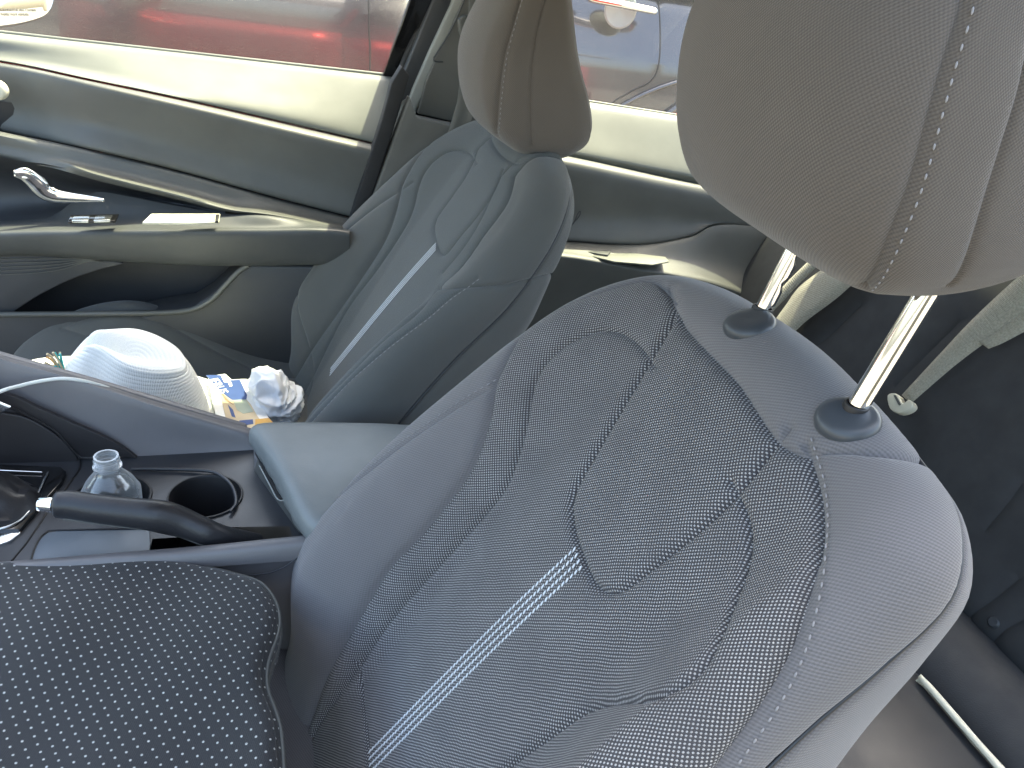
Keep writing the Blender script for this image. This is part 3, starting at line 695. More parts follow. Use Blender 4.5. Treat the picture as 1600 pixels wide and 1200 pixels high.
arm = [[(-220, 350, 1.010), (0, 345, 1.010), (80, 336, 1.010), (110, 318, 1.000), (135, 306, 0.990), (160, 300, 0.986), (220, 311, 0.968), (290, 324, 0.954), (352, 334, 0.938), (440, 338, 0.932), (640, 377, 0.960)],
       [(-220, 361, 0.945), (0, 352, 0.945), (120, 345, 0.942), (240, 341, 0.935), (352, 340, 0.925), (440, 342, 0.920), (640, 381, 0.940)],
       [(-220, 368, 0.905), (0, 359, 0.905), (120, 357, 0.905), (240, 356, 0.905), (400, 355, 0.905), (530, 357, 0.910), (640, 385, 0.925)],
       [(-220, 374, 0.891), (0, 364, 0.891), (120, 362, 0.891), (240, 361, 0.891), (400, 360, 0.891), (530, 362, 0.896), (640, 391, 0.910)],
       [(-220, 386, 0.891), (0, 376, 0.891), (120, 375, 0.891), (240, 376, 0.891), (400, 376, 0.891), (530, 376, 0.896), (640, 400, 0.910)],
       [(-220, 406, 0.910), (0, 396, 0.910), (90, 397, 0.910), (190, 405, 0.912), (300, 411, 0.912), (400, 412, 0.914), (530, 412, 0.915), (640, 430, 0.920)],
       [(-220, 411, 0.945), (0, 401, 0.945), (90, 402, 0.945), (190, 409, 0.945), (300, 414, 0.945), (400, 415, 0.945), (530, 415, 0.945), (640, 433, 0.945)]]
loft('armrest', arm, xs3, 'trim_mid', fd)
# lower door: deep backing, speaker-side panel and rear panel around the map pocket
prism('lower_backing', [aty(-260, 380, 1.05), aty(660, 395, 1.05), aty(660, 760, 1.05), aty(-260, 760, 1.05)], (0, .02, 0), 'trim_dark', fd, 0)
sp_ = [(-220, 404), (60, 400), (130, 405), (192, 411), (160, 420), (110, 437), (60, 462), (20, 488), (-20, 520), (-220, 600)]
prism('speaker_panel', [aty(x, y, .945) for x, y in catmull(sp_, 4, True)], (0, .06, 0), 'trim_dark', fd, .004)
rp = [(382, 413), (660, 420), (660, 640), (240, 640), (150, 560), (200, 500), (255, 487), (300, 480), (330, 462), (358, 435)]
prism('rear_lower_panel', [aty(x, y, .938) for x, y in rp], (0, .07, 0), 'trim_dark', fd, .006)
tube('pocket_rim', [aty(x, y, .935) for x, y in catmull([(388, 414), (372, 425), (352, 446), (332, 467), (308, 481), (280, 487), (240, 489), (180, 490), (60, 491), (-80, 492)], 6)], .0048, 'trim_grey', fd)
prism('pocket_front', [aty(x, y, .940) for x, y in [(300, 486), (-240, 494), (-240, 640), (300, 640)]], (0, .008, 0), 'trim_dark', fd, .002)
for k in range(7):
    pts = [(-200, 392+k*6+9), (0, 393+k*6), (60, 393+k*5.5), (100, 396+k*4), (135, 402+k*1.2), (160, 409)]
    tube('speaker_rib', [aty(x, y, .943) for x, y in catmull(pts, 5)], .0009, 'trim_grey', fd, n=6)
# window switch block, pull cup
sw = empty('x', (0, 0, 0), None, None) if False else None
def quad_prism(name, pts, y, d, mat, parent, bev=.0008): return prism(name, [aty(a, b_, y) for a, b_ in pts], (0, d, 0), mat, parent, bev)
def topquad(name, pts, h, mat, parent, bev=.0008, th=.004):
    """pixel quad on the plane z=h, extruded down"""
    return prism(name, [atz(a, b_, h) for a, b_ in pts], (0, 0, -th), mat, parent, bev)
ZA = float(aty(240, 350, .888)[2])+.004
w1 = topquad('window_switch', [(106, 346), (110, 336), (186, 334), (180, 345)], ZA+.002, 'gloss_black', fd)
topquad('switch_key', [(112, 344), (115, 337.5), (140, 337), (138, 344)], ZA+.005, 'satin_chrome', w1); topquad('switch_key', [(146, 344), (149, 337), (176, 335.5), (172, 343.5)], ZA+.004, 'satin_chrome', w1)
pc = topquad('pull_cup', [(222, 347), (236, 333.5), (344, 333.5), (342, 346), (300, 348)], ZA+.013, 'pale_plastic', fd, .0015)
topquad('cup_end', [(336, 345), (337, 334.5), (343, 334.5), (341, 345)], ZA+.0145, 'black', pc)
# chrome handle
hp = catmull([(22, 271), (40, 273), (56, 285), (70, 299), (86, 306), (110, 309), (140, 311), (163, 313)], 6)
V = []; F = []; n = 10
cen = np.array([aty(x, y, .925+.012*math.sin(PI*i/(len(hp)-1))) for i, (x, y) in enumerate(hp)])
wid = np.interp(np.linspace(0, 1, len(hp)), [0, .12, .35, .55, .8, 1], [.005, .0115, .0155, .0125, .007, .003])
hT = np.gradient(cen, axis=0); hT /= np.linalg.norm(hT, axis=1)[:, None]
for i in range(len(hp)):
    nn = np.array([0, -1., 0]); ww = np.cross(hT[i], nn); ww /= np.linalg.norm(ww)
    for k in range(n):
        a = 2*PI*k/n; V.append(cen[i]+ww*np.cos(a)*wid[i]+nn*np.sin(a)*wid[i]*.38)
for i in range(len(hp)-1):
    for k in range(n): F.append((i*n+k, i*n+(k+1) % n, (i+1)*n+(k+1) % n, (i+1)*n+k))
F.append(tuple(range(n))); F.append(tuple((len(hp)-1)*n+k for k in range(n)))
mesh('door_handle', V, F, 'chrome', fd)
c = aty(-6, 141, 1.0); revolve('lock_button', [(0, .006), (.010, .006), (.0135, .004), (.015, 0), (.015, -.01)], c, 'pale_plastic', fd, 32, (0, -1, .1))
# outer skin, seal, glass
def plate_z(name, x0, x1, z0, z1, y0, y1, mat, parent, th=.004, n=16):
    G = [[(x0+(x1-x0)*j/8, y0+(y1-y0)*i/n+.02*math.sin(PI*i/n), z0+(z1-z0)*i/n) for j in range(9)] for i in range(n+1)]
    return grid(name, G, mat, parent, None, th)
plate_z('outer_skin', -.85, .175, -.05, .775, 1.17, 1.155, 'red_paint', fd)
tube('window_seal', [aty(x, y, 1.13) for x, y in [(-220, 26), (0, 51), (300, 84), (635, 121)]], .004, 'trim_upper', fd)
def glass(name, x0, x1, z0, parent, lean=.0):
    y0, y1 = 1.145, .945; z1 = 1.13; n = 12; G = []
    for i in range(n+1):
        f = i/n; z = z0+(z1-z0)*f; y = y0+(y1-y0)*f**1.25
        G.append([(x0+(x1-x0)*j/10+lean*f*(j/10), y, z) for j in range(11)])
    return grid(name, G, 'window_glass', parent, None)
glass('window_pane', -.80, .155, .765, fd, .05)
# rear window edge / door frame of the front door (leaning black weatherstrip)
fr_ = catmull([(600, 200), (612, 150), (634, 92), (658, 40), (680, -10), (706, -70), (740, -150)], 5)
tube('door_frame', [aty(x, y, 1.10-.02*max(0, (120-y)/120)) for x, y in fr_], .0085, 'rubber', fd, flat=.8)
# exterior mirror
mr_pts = [(-150, -120), (60, -120), (86, -60), (84, -12), (81, 8), (72, 22), (55, 30), (20, 38), (-30, 42), (-150, 40)]
mc = aty(0, -30, 1.28)
bis = CC-mc; bis /= np.linalg.norm(bis); out_d = np.array([1.0, .10, .20]); out_d /= np.linalg.norm(out_d); mn = bis+out_d; mn /= np.linalg.norm(mn)
mp = [onp(x, y, mc, mn) for x, y in catmull(mr_pts, 4, True)]; mcen = np.mean(mp, axis=0)
hous = [mcen+(p-mcen)*1.075 for p in mp]
mh = prism('mirror_housing', hous, -mn*.09, 'satin_chrome', fd, .012)
mg = prism('mirror_glass', [p+mn*.002 for p in mp], -mn*.004, 'mirror_glass', mh, .001)
def text(name, body, pos, xdir, ydir, size, mat, parent, ext_=.0003, align='CENTER'):
    cu = bpy.data.curves.new(name, 'FONT'); cu.body = body; cu.size = size; cu.extrude = ext_; cu.align_x = align; cu.align_y = 'CENTER'
    o = bpy.data.objects.new(name, cu); COL.objects.link(o); bpy.context.view_layer.update()
    me = bpy.data.meshes.new_from_object(o.evaluated_get(bpy.context.evaluated_depsgraph_get())); bpy.data.objects.remove(o)
    xd = np.array(xdir)/np.linalg.norm(xdir); zd = np.cross(xd, ydir); zd /= np.linalg.norm(zd); yd = np.cross(zd, xd)
    for v in me.vertices: c_ = np.array(v.co); v.co = tuple(np.array(pos)+xd*c_[0]+yd*c_[1]+zd*c_[2])
    return link(name, me, mat, parent)
mt = onp(22, 16, mc+mn*.003, mn); mt2 = onp(24, 23, mc+mn*.003, mn); mx = onp(60, 16.5, mc+mn*.003, mn)-mt; my = onp(22, -40, mc, mn)-mt
text('mirror_text', 'OBJECTS IN MIRROR ARE CLOSER', mt, mx, my, .0062, 'mirror_print', mg); text('mirror_text', 'THAN THEY APPEAR', mt2, mx, my, .0062, 'mirror_print', mg)
tube('mirror_arm', [mcen-mn*.05, mcen-mn*.05+np.array([-.0, -.05, -.04]), (mcen[0]-.08, 1.16, .79)], .018, 'red_paint', mh)

box('door_core', (-.84, 1.062, .05), (.165, 1.10, .685), 'black', fd, 0)
# ---- rear passenger door
rd = empty('rear_passenger_door', (.65, 1.1, .2), 'grey inner trim of the rear passenger door between the two front headrests, window ledge in sunlight', 'car door')
xr = np.linspace(800, 1330, 60)
rl = [[(800, 141, 1.135), (900, 155, 1.135), (1065, 180, 1.135), (1330, 222, 1.135)], [(800, 146, 1.11), (900, 160, 1.11), (1065, 186, 1.11), (1330, 228, 1.11)], [(800, 155, 1.095), (900, 170, 1.095), (1065, 198, 1.095), (1330, 240, 1.095)], [(800, 190, 1.062), (900, 206, 1.062), (1065, 236, 1.062), (1330, 282, 1.062)],
      [(800, 218, 1.035), (900, 236, 1.035), (1065, 268, 1.035), (1330, 318, 1.035)], [(800, 224, 1.036), (900, 243, 1.036), (1065, 277, 1.036), (1330, 328, 1.036)], [(800, 230, 1.042), (900, 249, 1.042), (1065, 283, 1.042), (1330, 335, 1.042)]]
loft('upper_trim', rl, xr, 'trim_upper', rd)
rm = [[(800, 228, 1.046), (900, 246, 1.046), (1065, 281, 1.046), (1330, 333, 1.046)], [(800, 231, 1.012), (900, 249, 1.012), (1065, 285, 1.022), (1330, 338, 1.022)], [(800, 246, .992), (900, 262, .994), (1065, 296, 1.010), (1330, 348, 1.016)],
      [(800, 280, .996), (900, 296, .998), (1065, 315, 1.008), (1330, 365, 1.012)], [(800, 330, 1.006), (900, 340, 1.006), (1065, 345, 1.01), (1330, 372, 1.01)], [(800, 368, .992), (900, 374, .992), (960, 378, .992), (1020, 377, .994), (1080, 366, 1.0), (1140, 348, 1.004), (1330, 376, 1.01)],
      [(800, 371, 1.004), (900, 377, 1.004), (960, 381, 1.004), (1020, 380, 1.004), (1080, 369, 1.008), (1140, 351, 1.01), (1330, 378, 1.01)]]
loft('middle_panel', rm, xr, 'trim_grey', rd)
ra = [[(800, 371, 1.006), (900, 377, 1.006), (960, 381, 1.006), (1020, 380, 1.006), (1080, 369, 1.01), (1140, 351, 1.012), (1330, 378, 1.01)], [(800, 374, .985), (900, 380, .985), (960, 384, .985), (1020, 383, .988), (1080, 373, .995), (1140, 356, 1.0), (1330, 384, 1.0)],
      [(800, 376, .965), (900, 384, .965), (960, 392, .965), (1050, 404, .968), (1140, 412, .985), (1330, 470, .99)], [(800, 385, .94), (900, 395, .94), (1000, 413, .94), (1050, 420, .942), (1140, 440, .96), (1330, 505, .98)],
      [(800, 392, .925), (900, 402, .925), (1000, 420, .925), (1060, 430, .928), (1140, 450, .95), (1330, 520, .975)], [(800, 402, .925), (900, 411, .925), (1000, 428, .925), (1060, 438, .93), (1140, 458, .95), (1330, 530, .975)],
      [(800, 440, .945), (900, 450, .945), (1000, 462, .945), (1060, 470, .95), (1140, 490, .96), (1330, 560, .985)], [(800, 520, .99), (900, 520, .99), (1000, 540, .99), (1060, 560, .99), (1140, 600, .99), (1330, 700, .99)]]
loft('armrest', ra, xr, 'trim_grey', rd)
ZR = float(aty(980, 402, .955)[2])+.003
topquad('pull_cup', [(905, 395), (925, 387), (1040, 401), (1046, 408), (1020, 413), (960, 408)], ZR+.003, 'trim_upper', rd, .002)
topquad('window_switch', [(915, 393), (922, 388), (955, 392), (950, 398)], ZR+.007, 'trim_mid', rd)
box('door_core', (.35, 1.066, .05), (1.3, 1.10, .66), 'black', rd, 0)
plate_z('outer_skin', .185, 1.25, -.05, .765, 1.17, 1.155, 'red_paint', rd)
tube('window_seal', [aty(x, y, 1.13) for x, y in [(800, 142), (900, 156), (1065, 182), (1330, 224)]], .004, 'trim_upper', rd)
glass('window_pane', .30, 1.15, .755, rd, -.1)
tube('trim_loop', [aty(x, y, .985) for x, y in catmull([(893, 352), (905, 338), (907, 330), (903, 334), (896, 350)], 5)], .0012, 'trim_dark', rd, n=6)

# ================================================================== BODY: pillar, roof, floor
bd = empty('car_body', (.2, .4, 0), 'grey centre pillar trim with a red painted edge, beside the passenger headrest', 'car body')
def pill(name, pts, y, mat, th=.03, bev=.004): return prism(name, [aty(a, b_, y if np.isscalar(y) else y[i]) for i, (a, b_) in enumerate(pts)], (0, th, 0), mat, bd, bev)
pill('painted_edge', [(690, -60), (660, -10), (642, 60), (614, 128), (622, 145), (640, 118), (672, 50), (700, -20)], 1.125, 'red_paint', .01, .001)
def pil_y(y): return 1.065-.055*max(0., min(1., (200-y)/300))
def ppill(name, pts, dy, mat, th=.03, bev=.004): return prism(name, [aty(a, b_, pil_y(b_)+dy) for a, b_ in pts], (0, th, 0), mat, bd, bev)
ppill('door_seal', [(698, -60), (676, 0), (640, 90), (612, 160), (590, 225), (570, 290), (550, 345), (540, 420), (575, 420), (590, 340), (606, 280), (630, 200), (660, 120), (700, 30), (735, -60)], .022, 'trim_dark', .03)
ppill('light_edge', [(726, -60), (705, 8), (672, 78), (645, 140), (630, 182), (615, 235), (600, 280), (590, 330), (620, 330), (640, 200), (690, 90), (735, 5), (760, -60)], .008, 'pillar_light', .03)
ppill('pillar_trim', [(768, -80), (722, 5), (700, 55), (677, 92), (678, 98), (664, 130), (652, 178), (700, 189), (780, 205), (860, 205), (860, -80)], .0, 'pillar_grey', .03, .005)
ppill('pillar_trim', [(640, 150), (652, 184), (704, 195), (800, 210), (800, 420), (560, 420), (568, 345), (590, 285), (615, 215)], -.088, 'pillar_grey', .03, .005)
ppill('door_seal', [(628, 104), (640, 118), (625, 170), (600, 250), (574, 330), (560, 400), (535, 400), (548, 335), (572, 265), (596, 190), (612, 130)], -.084, 'rubber', .03, .002)
ppill('pillar_trim', [(650, 182), (700, 193), (860, 208), (860, 420), (560, 420), (575, 350), (595, 290), (622, 225)], .003, 'pillar_grey', .03, .005)
tube('pillar_groove', [aty(x, y, pil_y(y)-.0045) for x, y in catmull([(728, -5), (706, 45), (682, 84), (678, 90), (680, 96), (692, 97)], 5)], .0012, 'trim_dark', bd, n=6)
# upper belt anchor with webbing
ba = aty(733, 48, .985)
an = prism('belt_anchor', [aty(a, b_, .995) for a, b_ in [(716, 30), (724, 24), (736, 24), (742, 40), (742, 62), (734, 72), (724, 64), (718, 50)]], (0, .015, 0), 'trim_grey', bd, .004)
revolve('anchor_bolt', [(0, .004), (.005, .004), (.007, .002), (.008, -.003)], aty(734, 53, .993), 'black', an, 24, (0, -1, 0))
bw = [(748, -20), (746, 20), (741, 60), (735, 110), (728, 160), (716, 200), (705, 240)]
L_ = [aty(a-14, b_, .965) for a, b_ in bw]; R_ = [aty(a+16, b_, .975) for a, b_ in bw]
grid('shoulder_belt', [[l, .5*(np.array(l)+np.array(r)), r] for l, r in zip(L_, R_)], 'trim_grey', bd, None, .0015)
# belt guide plate poking out behind the far shoulder
prism('belt_tongue', [aty(a, b_, 1.0) for a, b_ in [(616, 287), (634, 270), (640, 276), (622, 292)]], (0, .01, 0), 'pillar_light', bd, .002)
# roof and near frame
def roofpt(x, y):
    v = (y-.367)/.54; u = (x-.45)/1.05
    return (x, y, 1.185-.055*v*v-.05*u*u)
ys_ = np.linspace(-.12, .905, 22); xs_ = np.linspace(-.42, 1.19, 30)
grid('headliner', [[roofpt(x, y) for y in ys_] for x in xs_], 'headliner', bd, None, .03)
tube('roof_rail', [(x, .92, roofpt(x, .905)[2]-.012) for x in np.linspace(-.55, 1.45, 30)], .028, 'headliner', bd)
tube('windscreen_pillar', [(-.52, .955, 1.12), (-.75, 1.02, 1.0), (-1.05, 1.10, .82)], .035, 'pillar_grey', bd)
prism('pillar_outer', [(.13, 1.135, .76), (.30, 1.135, .76), (.50, .95, 1.14), (.22, .95, 1.14)], (0, .02, 0), 'gloss_black', bd, .002)
pill('pillar_core', [(690, -60), (560, 420), (860, 420), (860, -60)], 1.098, 'black', .01, 0)
prism('added_unseen_pillar', [(.16, -.47, -.1), (.36, -.47, -.1), (.36, -.47, .75), (.44, -.36, 1.14), (.28, -.36, 1.14), (.16, -.47, .75)], (0, -.03, 0), 'pillar_grey', bd, .01)  # out of view, added to give the chrome posts dark bands to reflect
fl = grid('floor', [[(x, y, .0+.004*math.sin(40*x)*math.sin(37*y)) for y in np.linspace(-.62, 1.10, 30)] for x in np.linspace(-1.1, 1.6, 40)], 'trim_dark'); fl['kind'] = 'structure'
# ================================================================== REAR BENCH
rb = empty('rear_bench', (.9, .35, .1), 'dark fabric rear bench seat behind the near front seat, partly lit at the right edge', 'bench seat')
def rbk(x, y): return None
B0 = np.array([.86, 0, .28]); BU = np.array([.42, 0, .907]); BN = np.array([-.907, 0, .42])
def rb_world(p, n): return B0+p[:, :1]*BU+p[:, 1:]*ST+n[:, None]*BN
outb = np.array([(0, -.35), (0, .3), (0, .95), (.1, 1.02), (.4, 1.02), (.52, .98), (.56, .85), (.56, .3), (.56, -.35), (.52, -.42), (.1, -.42)])
PB = Pillow(outb, .05, .10, lambda Q: .018*np.sin(np.clip(Q[:, 0]/.56, 0, 1)*PI)+.012*np.exp(-((Q[:, 1]-.15)/.25)**2), lambda Q: np.full(len(Q), -.09), rb_world)
SB = Surf(PB, PB.dom, .015)
l1 = SB.trace([(1590, 905), (1560, 930), (1520, 960), (1510, 975), (1509, 995)]); l2 = SB.trace([(1598, 968), (1575, 980), (1550, 1005), (1543, 1030)]); l3 = SB.trace([(1500, 500), (1440, 560), (1400, 600)]); l4 = SB.trace([(1345, 475), (1300, 520), (1262, 550)]); l5 = SB.trace([(1600, 750), (1570, 790), (1540, 825)])
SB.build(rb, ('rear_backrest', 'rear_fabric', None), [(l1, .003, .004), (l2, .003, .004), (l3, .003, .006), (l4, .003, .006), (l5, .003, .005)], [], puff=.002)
tri_fan_cap('backrest_shell', PB(PB.dom), (.03, 0, 0), 'black', rb)
sc_ = SB.px(1553, 972)
if sc_ is not None:
    w_ = PB(sc_[None])[0]; revolve('button', [(0, .003), (.006, .003), (.0085, .0005), (.009, -.004)], w_, 'trim_dark', rb, 24, BN)
# cushion: rounded roll at the front, then an edge strip coloured as if sunlit
prof = catmull([(.95, .26), (.90, .285), (.86, .30), (.81, .312), (.765, .300), (.735, .262), (.725, .21), (.73, .12), (.74, .03)], 5)
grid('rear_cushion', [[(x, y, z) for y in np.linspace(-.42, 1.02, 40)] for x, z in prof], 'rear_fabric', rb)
cu_ = [onp(a, b_, (0, 0, .255), (0, 0, 1)) for a, b_ in [(1440, 1055), (1480, 1095), (1520, 1140), (1560, 1185), (1610, 1240)]]
# edge strip, its sunlight painted in as a pale cream colour
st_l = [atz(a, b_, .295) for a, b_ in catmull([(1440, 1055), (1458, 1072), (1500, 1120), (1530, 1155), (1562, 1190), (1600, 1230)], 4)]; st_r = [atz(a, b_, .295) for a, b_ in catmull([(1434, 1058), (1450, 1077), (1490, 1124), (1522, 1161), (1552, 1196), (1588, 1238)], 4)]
ss = grid('sunlit_edge_strip', [[l, .5*(l+r)+np.array([0, 0, .004]), r] for l, r in zip(st_l, st_r)], 'sunlit_cream', None, None, .01); tag(ss, 'thin edge strip with sunlight painted in as cream, running down the lower right corner beside the rear cushion', 'painted sunlit edge')
tr_pts = [(1300, 1280), (1450, 1085), (1600, 1260), (1600, 1330)]
tn = prism('x', [atz(a, b_, .286) for a, b_ in [(1250, 1180), (1430, 1040), (1640, 1280), (1640, 1400), (1250, 1400)]], (0, 0, -.15), 'deck_dark', None, .01); tn.name = 'rear_footwell_tunnel'; tag(tn, 'smooth blue-grey plastic surface at the bottom right behind the near seat', 'footwell trim')
# dark buckle hollow
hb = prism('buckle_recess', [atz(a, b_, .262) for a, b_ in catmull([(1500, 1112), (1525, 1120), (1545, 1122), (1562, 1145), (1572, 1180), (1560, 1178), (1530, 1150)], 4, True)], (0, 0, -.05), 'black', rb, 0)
# belts
def belt(name, A, B, label, x=None, wob=0.):
    """two pixel edges hung just in front of the rear backrest"""
    def pt(p):
        for k in range(0, 60, 4):
            q = SB.px(p[0]+k, p[1])
            if q is not None: return PB(q[None])[0]+BN*.012
        return onp(p[0], p[1], B0, BN)
    A = catmull(A, 6); B = catmull(B, 6); n = min(len(A), len(B)); A = A[np.linspace(0, len(A)-1, n).astype(int)]; B = B[np.linspace(0, len(B)-1, n).astype(int)]
    wa = [onp(p[0], p[1], B0+BN*.045, BN) for p in A]; wb = [onp(p[0], p[1], B0+BN*.045, BN) for p in B]
    G = [[a+(b_-a)*k/4+BN*(.004*math.sin(PI*k/4)) for k in range(5)] for a, b_ in zip(wa, wb)]
    o = grid(name, G, 'belt_webbing', None, None, .0015); tag(o, label, 'seat belt', 'rear seat belts'); return o
belt('rear_seat_belt', [(1330, 380), (1298, 412), (1252, 446), (1228, 478), (1212, 500)], [(1400, 400), (1350, 430), (1305, 468), (1262, 500), (1232, 528)], 'wide beige rear belt emerging between the two chrome posts')
belt('rear_seat_belt', [(1330, 350), (1290, 385), (1245, 427), (1215, 458), (1190, 485)], [(1340, 358), (1298, 397), (1254, 438), (1224, 470), (1200, 495)], 'narrow pale belt edge right beside the notched far chrome post')
belt('rear_seat_belt', [(1640, 390), (1575, 448), (1520, 500), (1470, 553), (1410, 618)], [(1700, 420), (1610, 490), (1545, 532), (1490, 573), (1424, 630)], 'long beige belt running diagonally down to a cream buckle at the right')
belt('rear_seat_belt', [(1690, 400), (1620, 465), (1565, 512), (1530, 535)], [(1720, 440), (1650, 490), (1575, 532), (1545, 545)], 'short lower fold of beige belt at the right edge of the picture')
b1 = onp(1404, 628, B0+BN*.05, BN)
bk_ = empty('belt_buckle', b1, 'small cream buckle at the lower end of the diagonal rear belt', 'belt buckle')
prism('buckle_body', [onp(a, b_, B0+BN*.055, BN) for a, b_ in catmull([(1386, 618), (1396, 614), (1404, 618), (1410, 630), (1420, 624), (1426, 632), (1420, 640), (1404, 645), (1390, 638)], 3, True)], -BN*.015, 'pale_plastic', bk_, .002)
prism('buckle_slot', [onp(a, b_, B0+BN*.057, BN) for a, b_ in [(1396, 618), (1399, 617), (1407, 631), (1404, 633)]], -BN*.004, 'trim_grey', bk_, 0)

# ================================================================== CENTRE CONSOLE
cc = empty('centre_console', (-.2, .34, .2), 'dark plastic console between the front seats with two cup holders and a gear lever boot', 'centre console')
ZC = .405
# floor of the console with two cup holes: boolean-free, built by cdt
cup_c = [np.array(atz(175, 778, ZC)[:2]), np.array(atz(321, 776, ZC)[:2])]; CRAD = .0385
def cdt_plate(name, outer, holes, z, mat, parent, wall=0.):
    pts = [Vector(p) for p in outer]; E = [(i, (i+1) % len(outer)) for i in range(len(outer))]; faces = [list(range(len(outer)))]
    for h in holes:
        k = len(pts); pts += [Vector(p) for p in h]; E += [(k+i, k+(i+1) % len(h)) for i in range(len(h))]
    v, e, f, *_ = delaunay_2d_cdt(pts, E, [tuple(range(len(outer)))], 1, 1e-6)
    vv = np.array([tuple(p) for p in v]); keep = []
    for t in f:
        c_ = vv[list(t)].mean(0)[None]
        if not any(in_poly(c_, np.array(h))[0] for h in holes): keep.append(t)
    zz = z if callable(z) else (lambda x, y: z)
    return mesh(name, [(p[0], p[1], zz(*p)) for p in vv], keep, mat, parent, None, False)
circ = lambda c_, r, n=48: [(c_[0]+r*math.cos(2*PI*k/n), c_[1]+r*math.sin(2*PI*k/n)) for k in range(n)]
deck = [(-.62, .235), (-.02, .235), (-.02, .47), (-.62, .47)]
slot = [tuple(atz(a, b_, ZC)[:2]) for a, b_ in [(232, 868), (238, 842), (300, 838), (345, 824), (452, 822), (456, 838), (380, 846), (300, 862)]]
cdt_plate('console_deck', deck, [circ(c_, CRAD) for c_ in cup_c]+[slot], ZC, 'deck_dark', cc)
prism('slot_floor', [(x, y, ZC-.03) for x, y in slot], (0, 0, -.003), 'black', cc, 0)
for c_ in cup_c:
    revolve('cup_holder', [(CRAD+.0035, .0005), (CRAD+.0028, .0022), (CRAD+.001, .0022), (CRAD-.001, -.001), (CRAD-.004, -.06), (CRAD-.006, -.068), (0, -.068)], (c_[0], c_[1], ZC), 'black', cc, 48)
# raised lip round the rear cup
lip = [atz(a, b_, ZC+.004) for a, b_ in catmull([(205, 733), (260, 733), (325, 736), (348, 745), (364, 762), (369, 785), (360, 800)], 6)]
tube('cup_lip', lip, .0022, 'deck_dark', cc, n=8)
box('console_core', (-.62, .237, .04), (-.02, .468, ZC-.075), 'trim_dark', cc, .01)
# blue tray lid
tl_ = [atz(a, b_, ZC+.002) for a, b_ in [(47, 884), (52, 862), (62, 842), (74, 832), (90, 829), (234, 826), (235, 850), (232, 884)]]
prism('tray_lid', tl_, (0, 0, -.004), 'tray_blue', cc, .001)
tube('tray_gap', [np.array(p)+np.array([0, 0, .0005]) for p in catmull(tl_[:6], 5)], .0010, 'black', cc, n=6)
tube('panel_gap', [atz(a, b_, ZC+.0005) for a, b_ in [(18, 876), (40, 850), (66, 812), (76, 795)]], .0009, 'black', cc, n=6)
tube('panel_gap', [atz(a, b_, ZC+.0005) for a, b_ in catmull([(125, 716), (124, 732), (112, 750), (95, 775)], 5)], .0012, 'black', cc, n=6)
# near side rail
xs4 = np.linspace(-140, 520, 40)
def rw(pts): return row(pts, xs4)
rail = [[(-140, 888, .246), (0, 878, .246), (150, 866, .246), (300, 854, .246), (460, 838, .246), (520, 832, .246)], [(-140, 890, .240), (0, 880, .240), (150, 868, .240), (300, 857, .240), (460, 841, .240), (520, 834, .240)], [(-140, 898, .232), (0, 888, .232), (150, 876, .232), (300, 866, .232), (460, 852, .232), (520, 846, .232)],
        [(-140, 925, .228), (0, 912, .228), (150, 898, .228), (300, 888, .228), (460, 876, .228), (520, 870, .228)], [(-140, 960, .235), (0, 945, .235), (150, 930, .235), (300, 915, .235), (400, 903, .235), (460, 900, .235), (520, 893, .235)], [(-140, 1300, .235), (0, 1250, .235), (150, 1230, .235), (300, 1200, .235), (460, 1180, .235), (520, 1170, .235)]]
loft('side_rail', rail, xs4, 'trim_console', cc)
tube('rail_crease', [aty(a, b_, .2275) for a, b_ in catmull([(300, 900), (400, 898), (440, 888), (470, 868), (500, 850)], 5)], .0008, 'trim_dark', cc, n=6)
# far wall rising towards the dashboard
xw = np.linspace(-260, 402, 50)
wt = [(-260, 470), (-150, 505), (0, 560), (75, 580), (150, 602), (250, 634), (385, 672), (402, 677)]
wall = [[(x, y-5, .472) for x, y in wt], [(x, y, .460) for x, y in wt], [(x, y+7, .452) for x, y in wt], [(-260, 600, .446), (0, 640, .446), (150, 665, .446), (250, 685, .446), (402, 700, .446)],
        [(-260, 716, .436), (0, 716, .436), (126, 716, .436), (250, 720, .436), (402, 727, .436)], [(-260, 738, .432), (0, 738, .432), (126, 738, .432), (250, 738, .432), (402, 742, .432)]]
loft('side_wall', wall, xw, 'trim_console', cc)
prism('side_wall', [aty(a, b_, .474) for a, b_ in [(-260, 466), (0, 556), (150, 598), (385, 668), (402, 760), (-260, 800)]], (0, .012, 0), 'trim_console', cc, .003)
# darker inlays on the wall (traced, own thickness)
bro = catmull([(-200, 560), (0, 613), (60, 638), (110, 660), (160, 682), (192, 700), (214, 716)], 5).tolist()+[(126, 714), (110, 700), (85, 674), (40, 650), (0, 634), (-200, 600)]
WN = np.cross(np.array(aty(0, 640, .446))-np.array(aty(250, 640, .446)), np.array(aty(0, 716, .436))-np.array(aty(0, 640, .446))); WN /= np.linalg.norm(WN); WN = WN if WN[1] < 0 else -WN
prism('dark_inlay', [aty(a, b_, .4325) for a, b_ in bro], (0, .006, 0), 'trim_brown', cc, .0006)
inn = catmull([(-200, 610), (0, 645), (40, 653), (75, 672), (100, 692), (118, 712), (124, 730)], 5).tolist()+[(-200, 730)]
prism('shifter_cheek', [aty(a, b_, .4305) for a, b_ in inn], (0, .006, 0), 'trim_brown', cc, .0015)
tube('inlay_gap', [aty(a, b_, .4302) for a, b_ in catmull([(0, 633), (18, 637), (45, 650), (85, 673), (110, 700), (125, 716)], 5)], .0011, 'black', cc, n=6)
tube('inlay_gap', [aty(a, b_, .4318) for a, b_ in [(122, 716.5), (250, 720), (402, 727)]], .0009, 'black', cc, n=6)
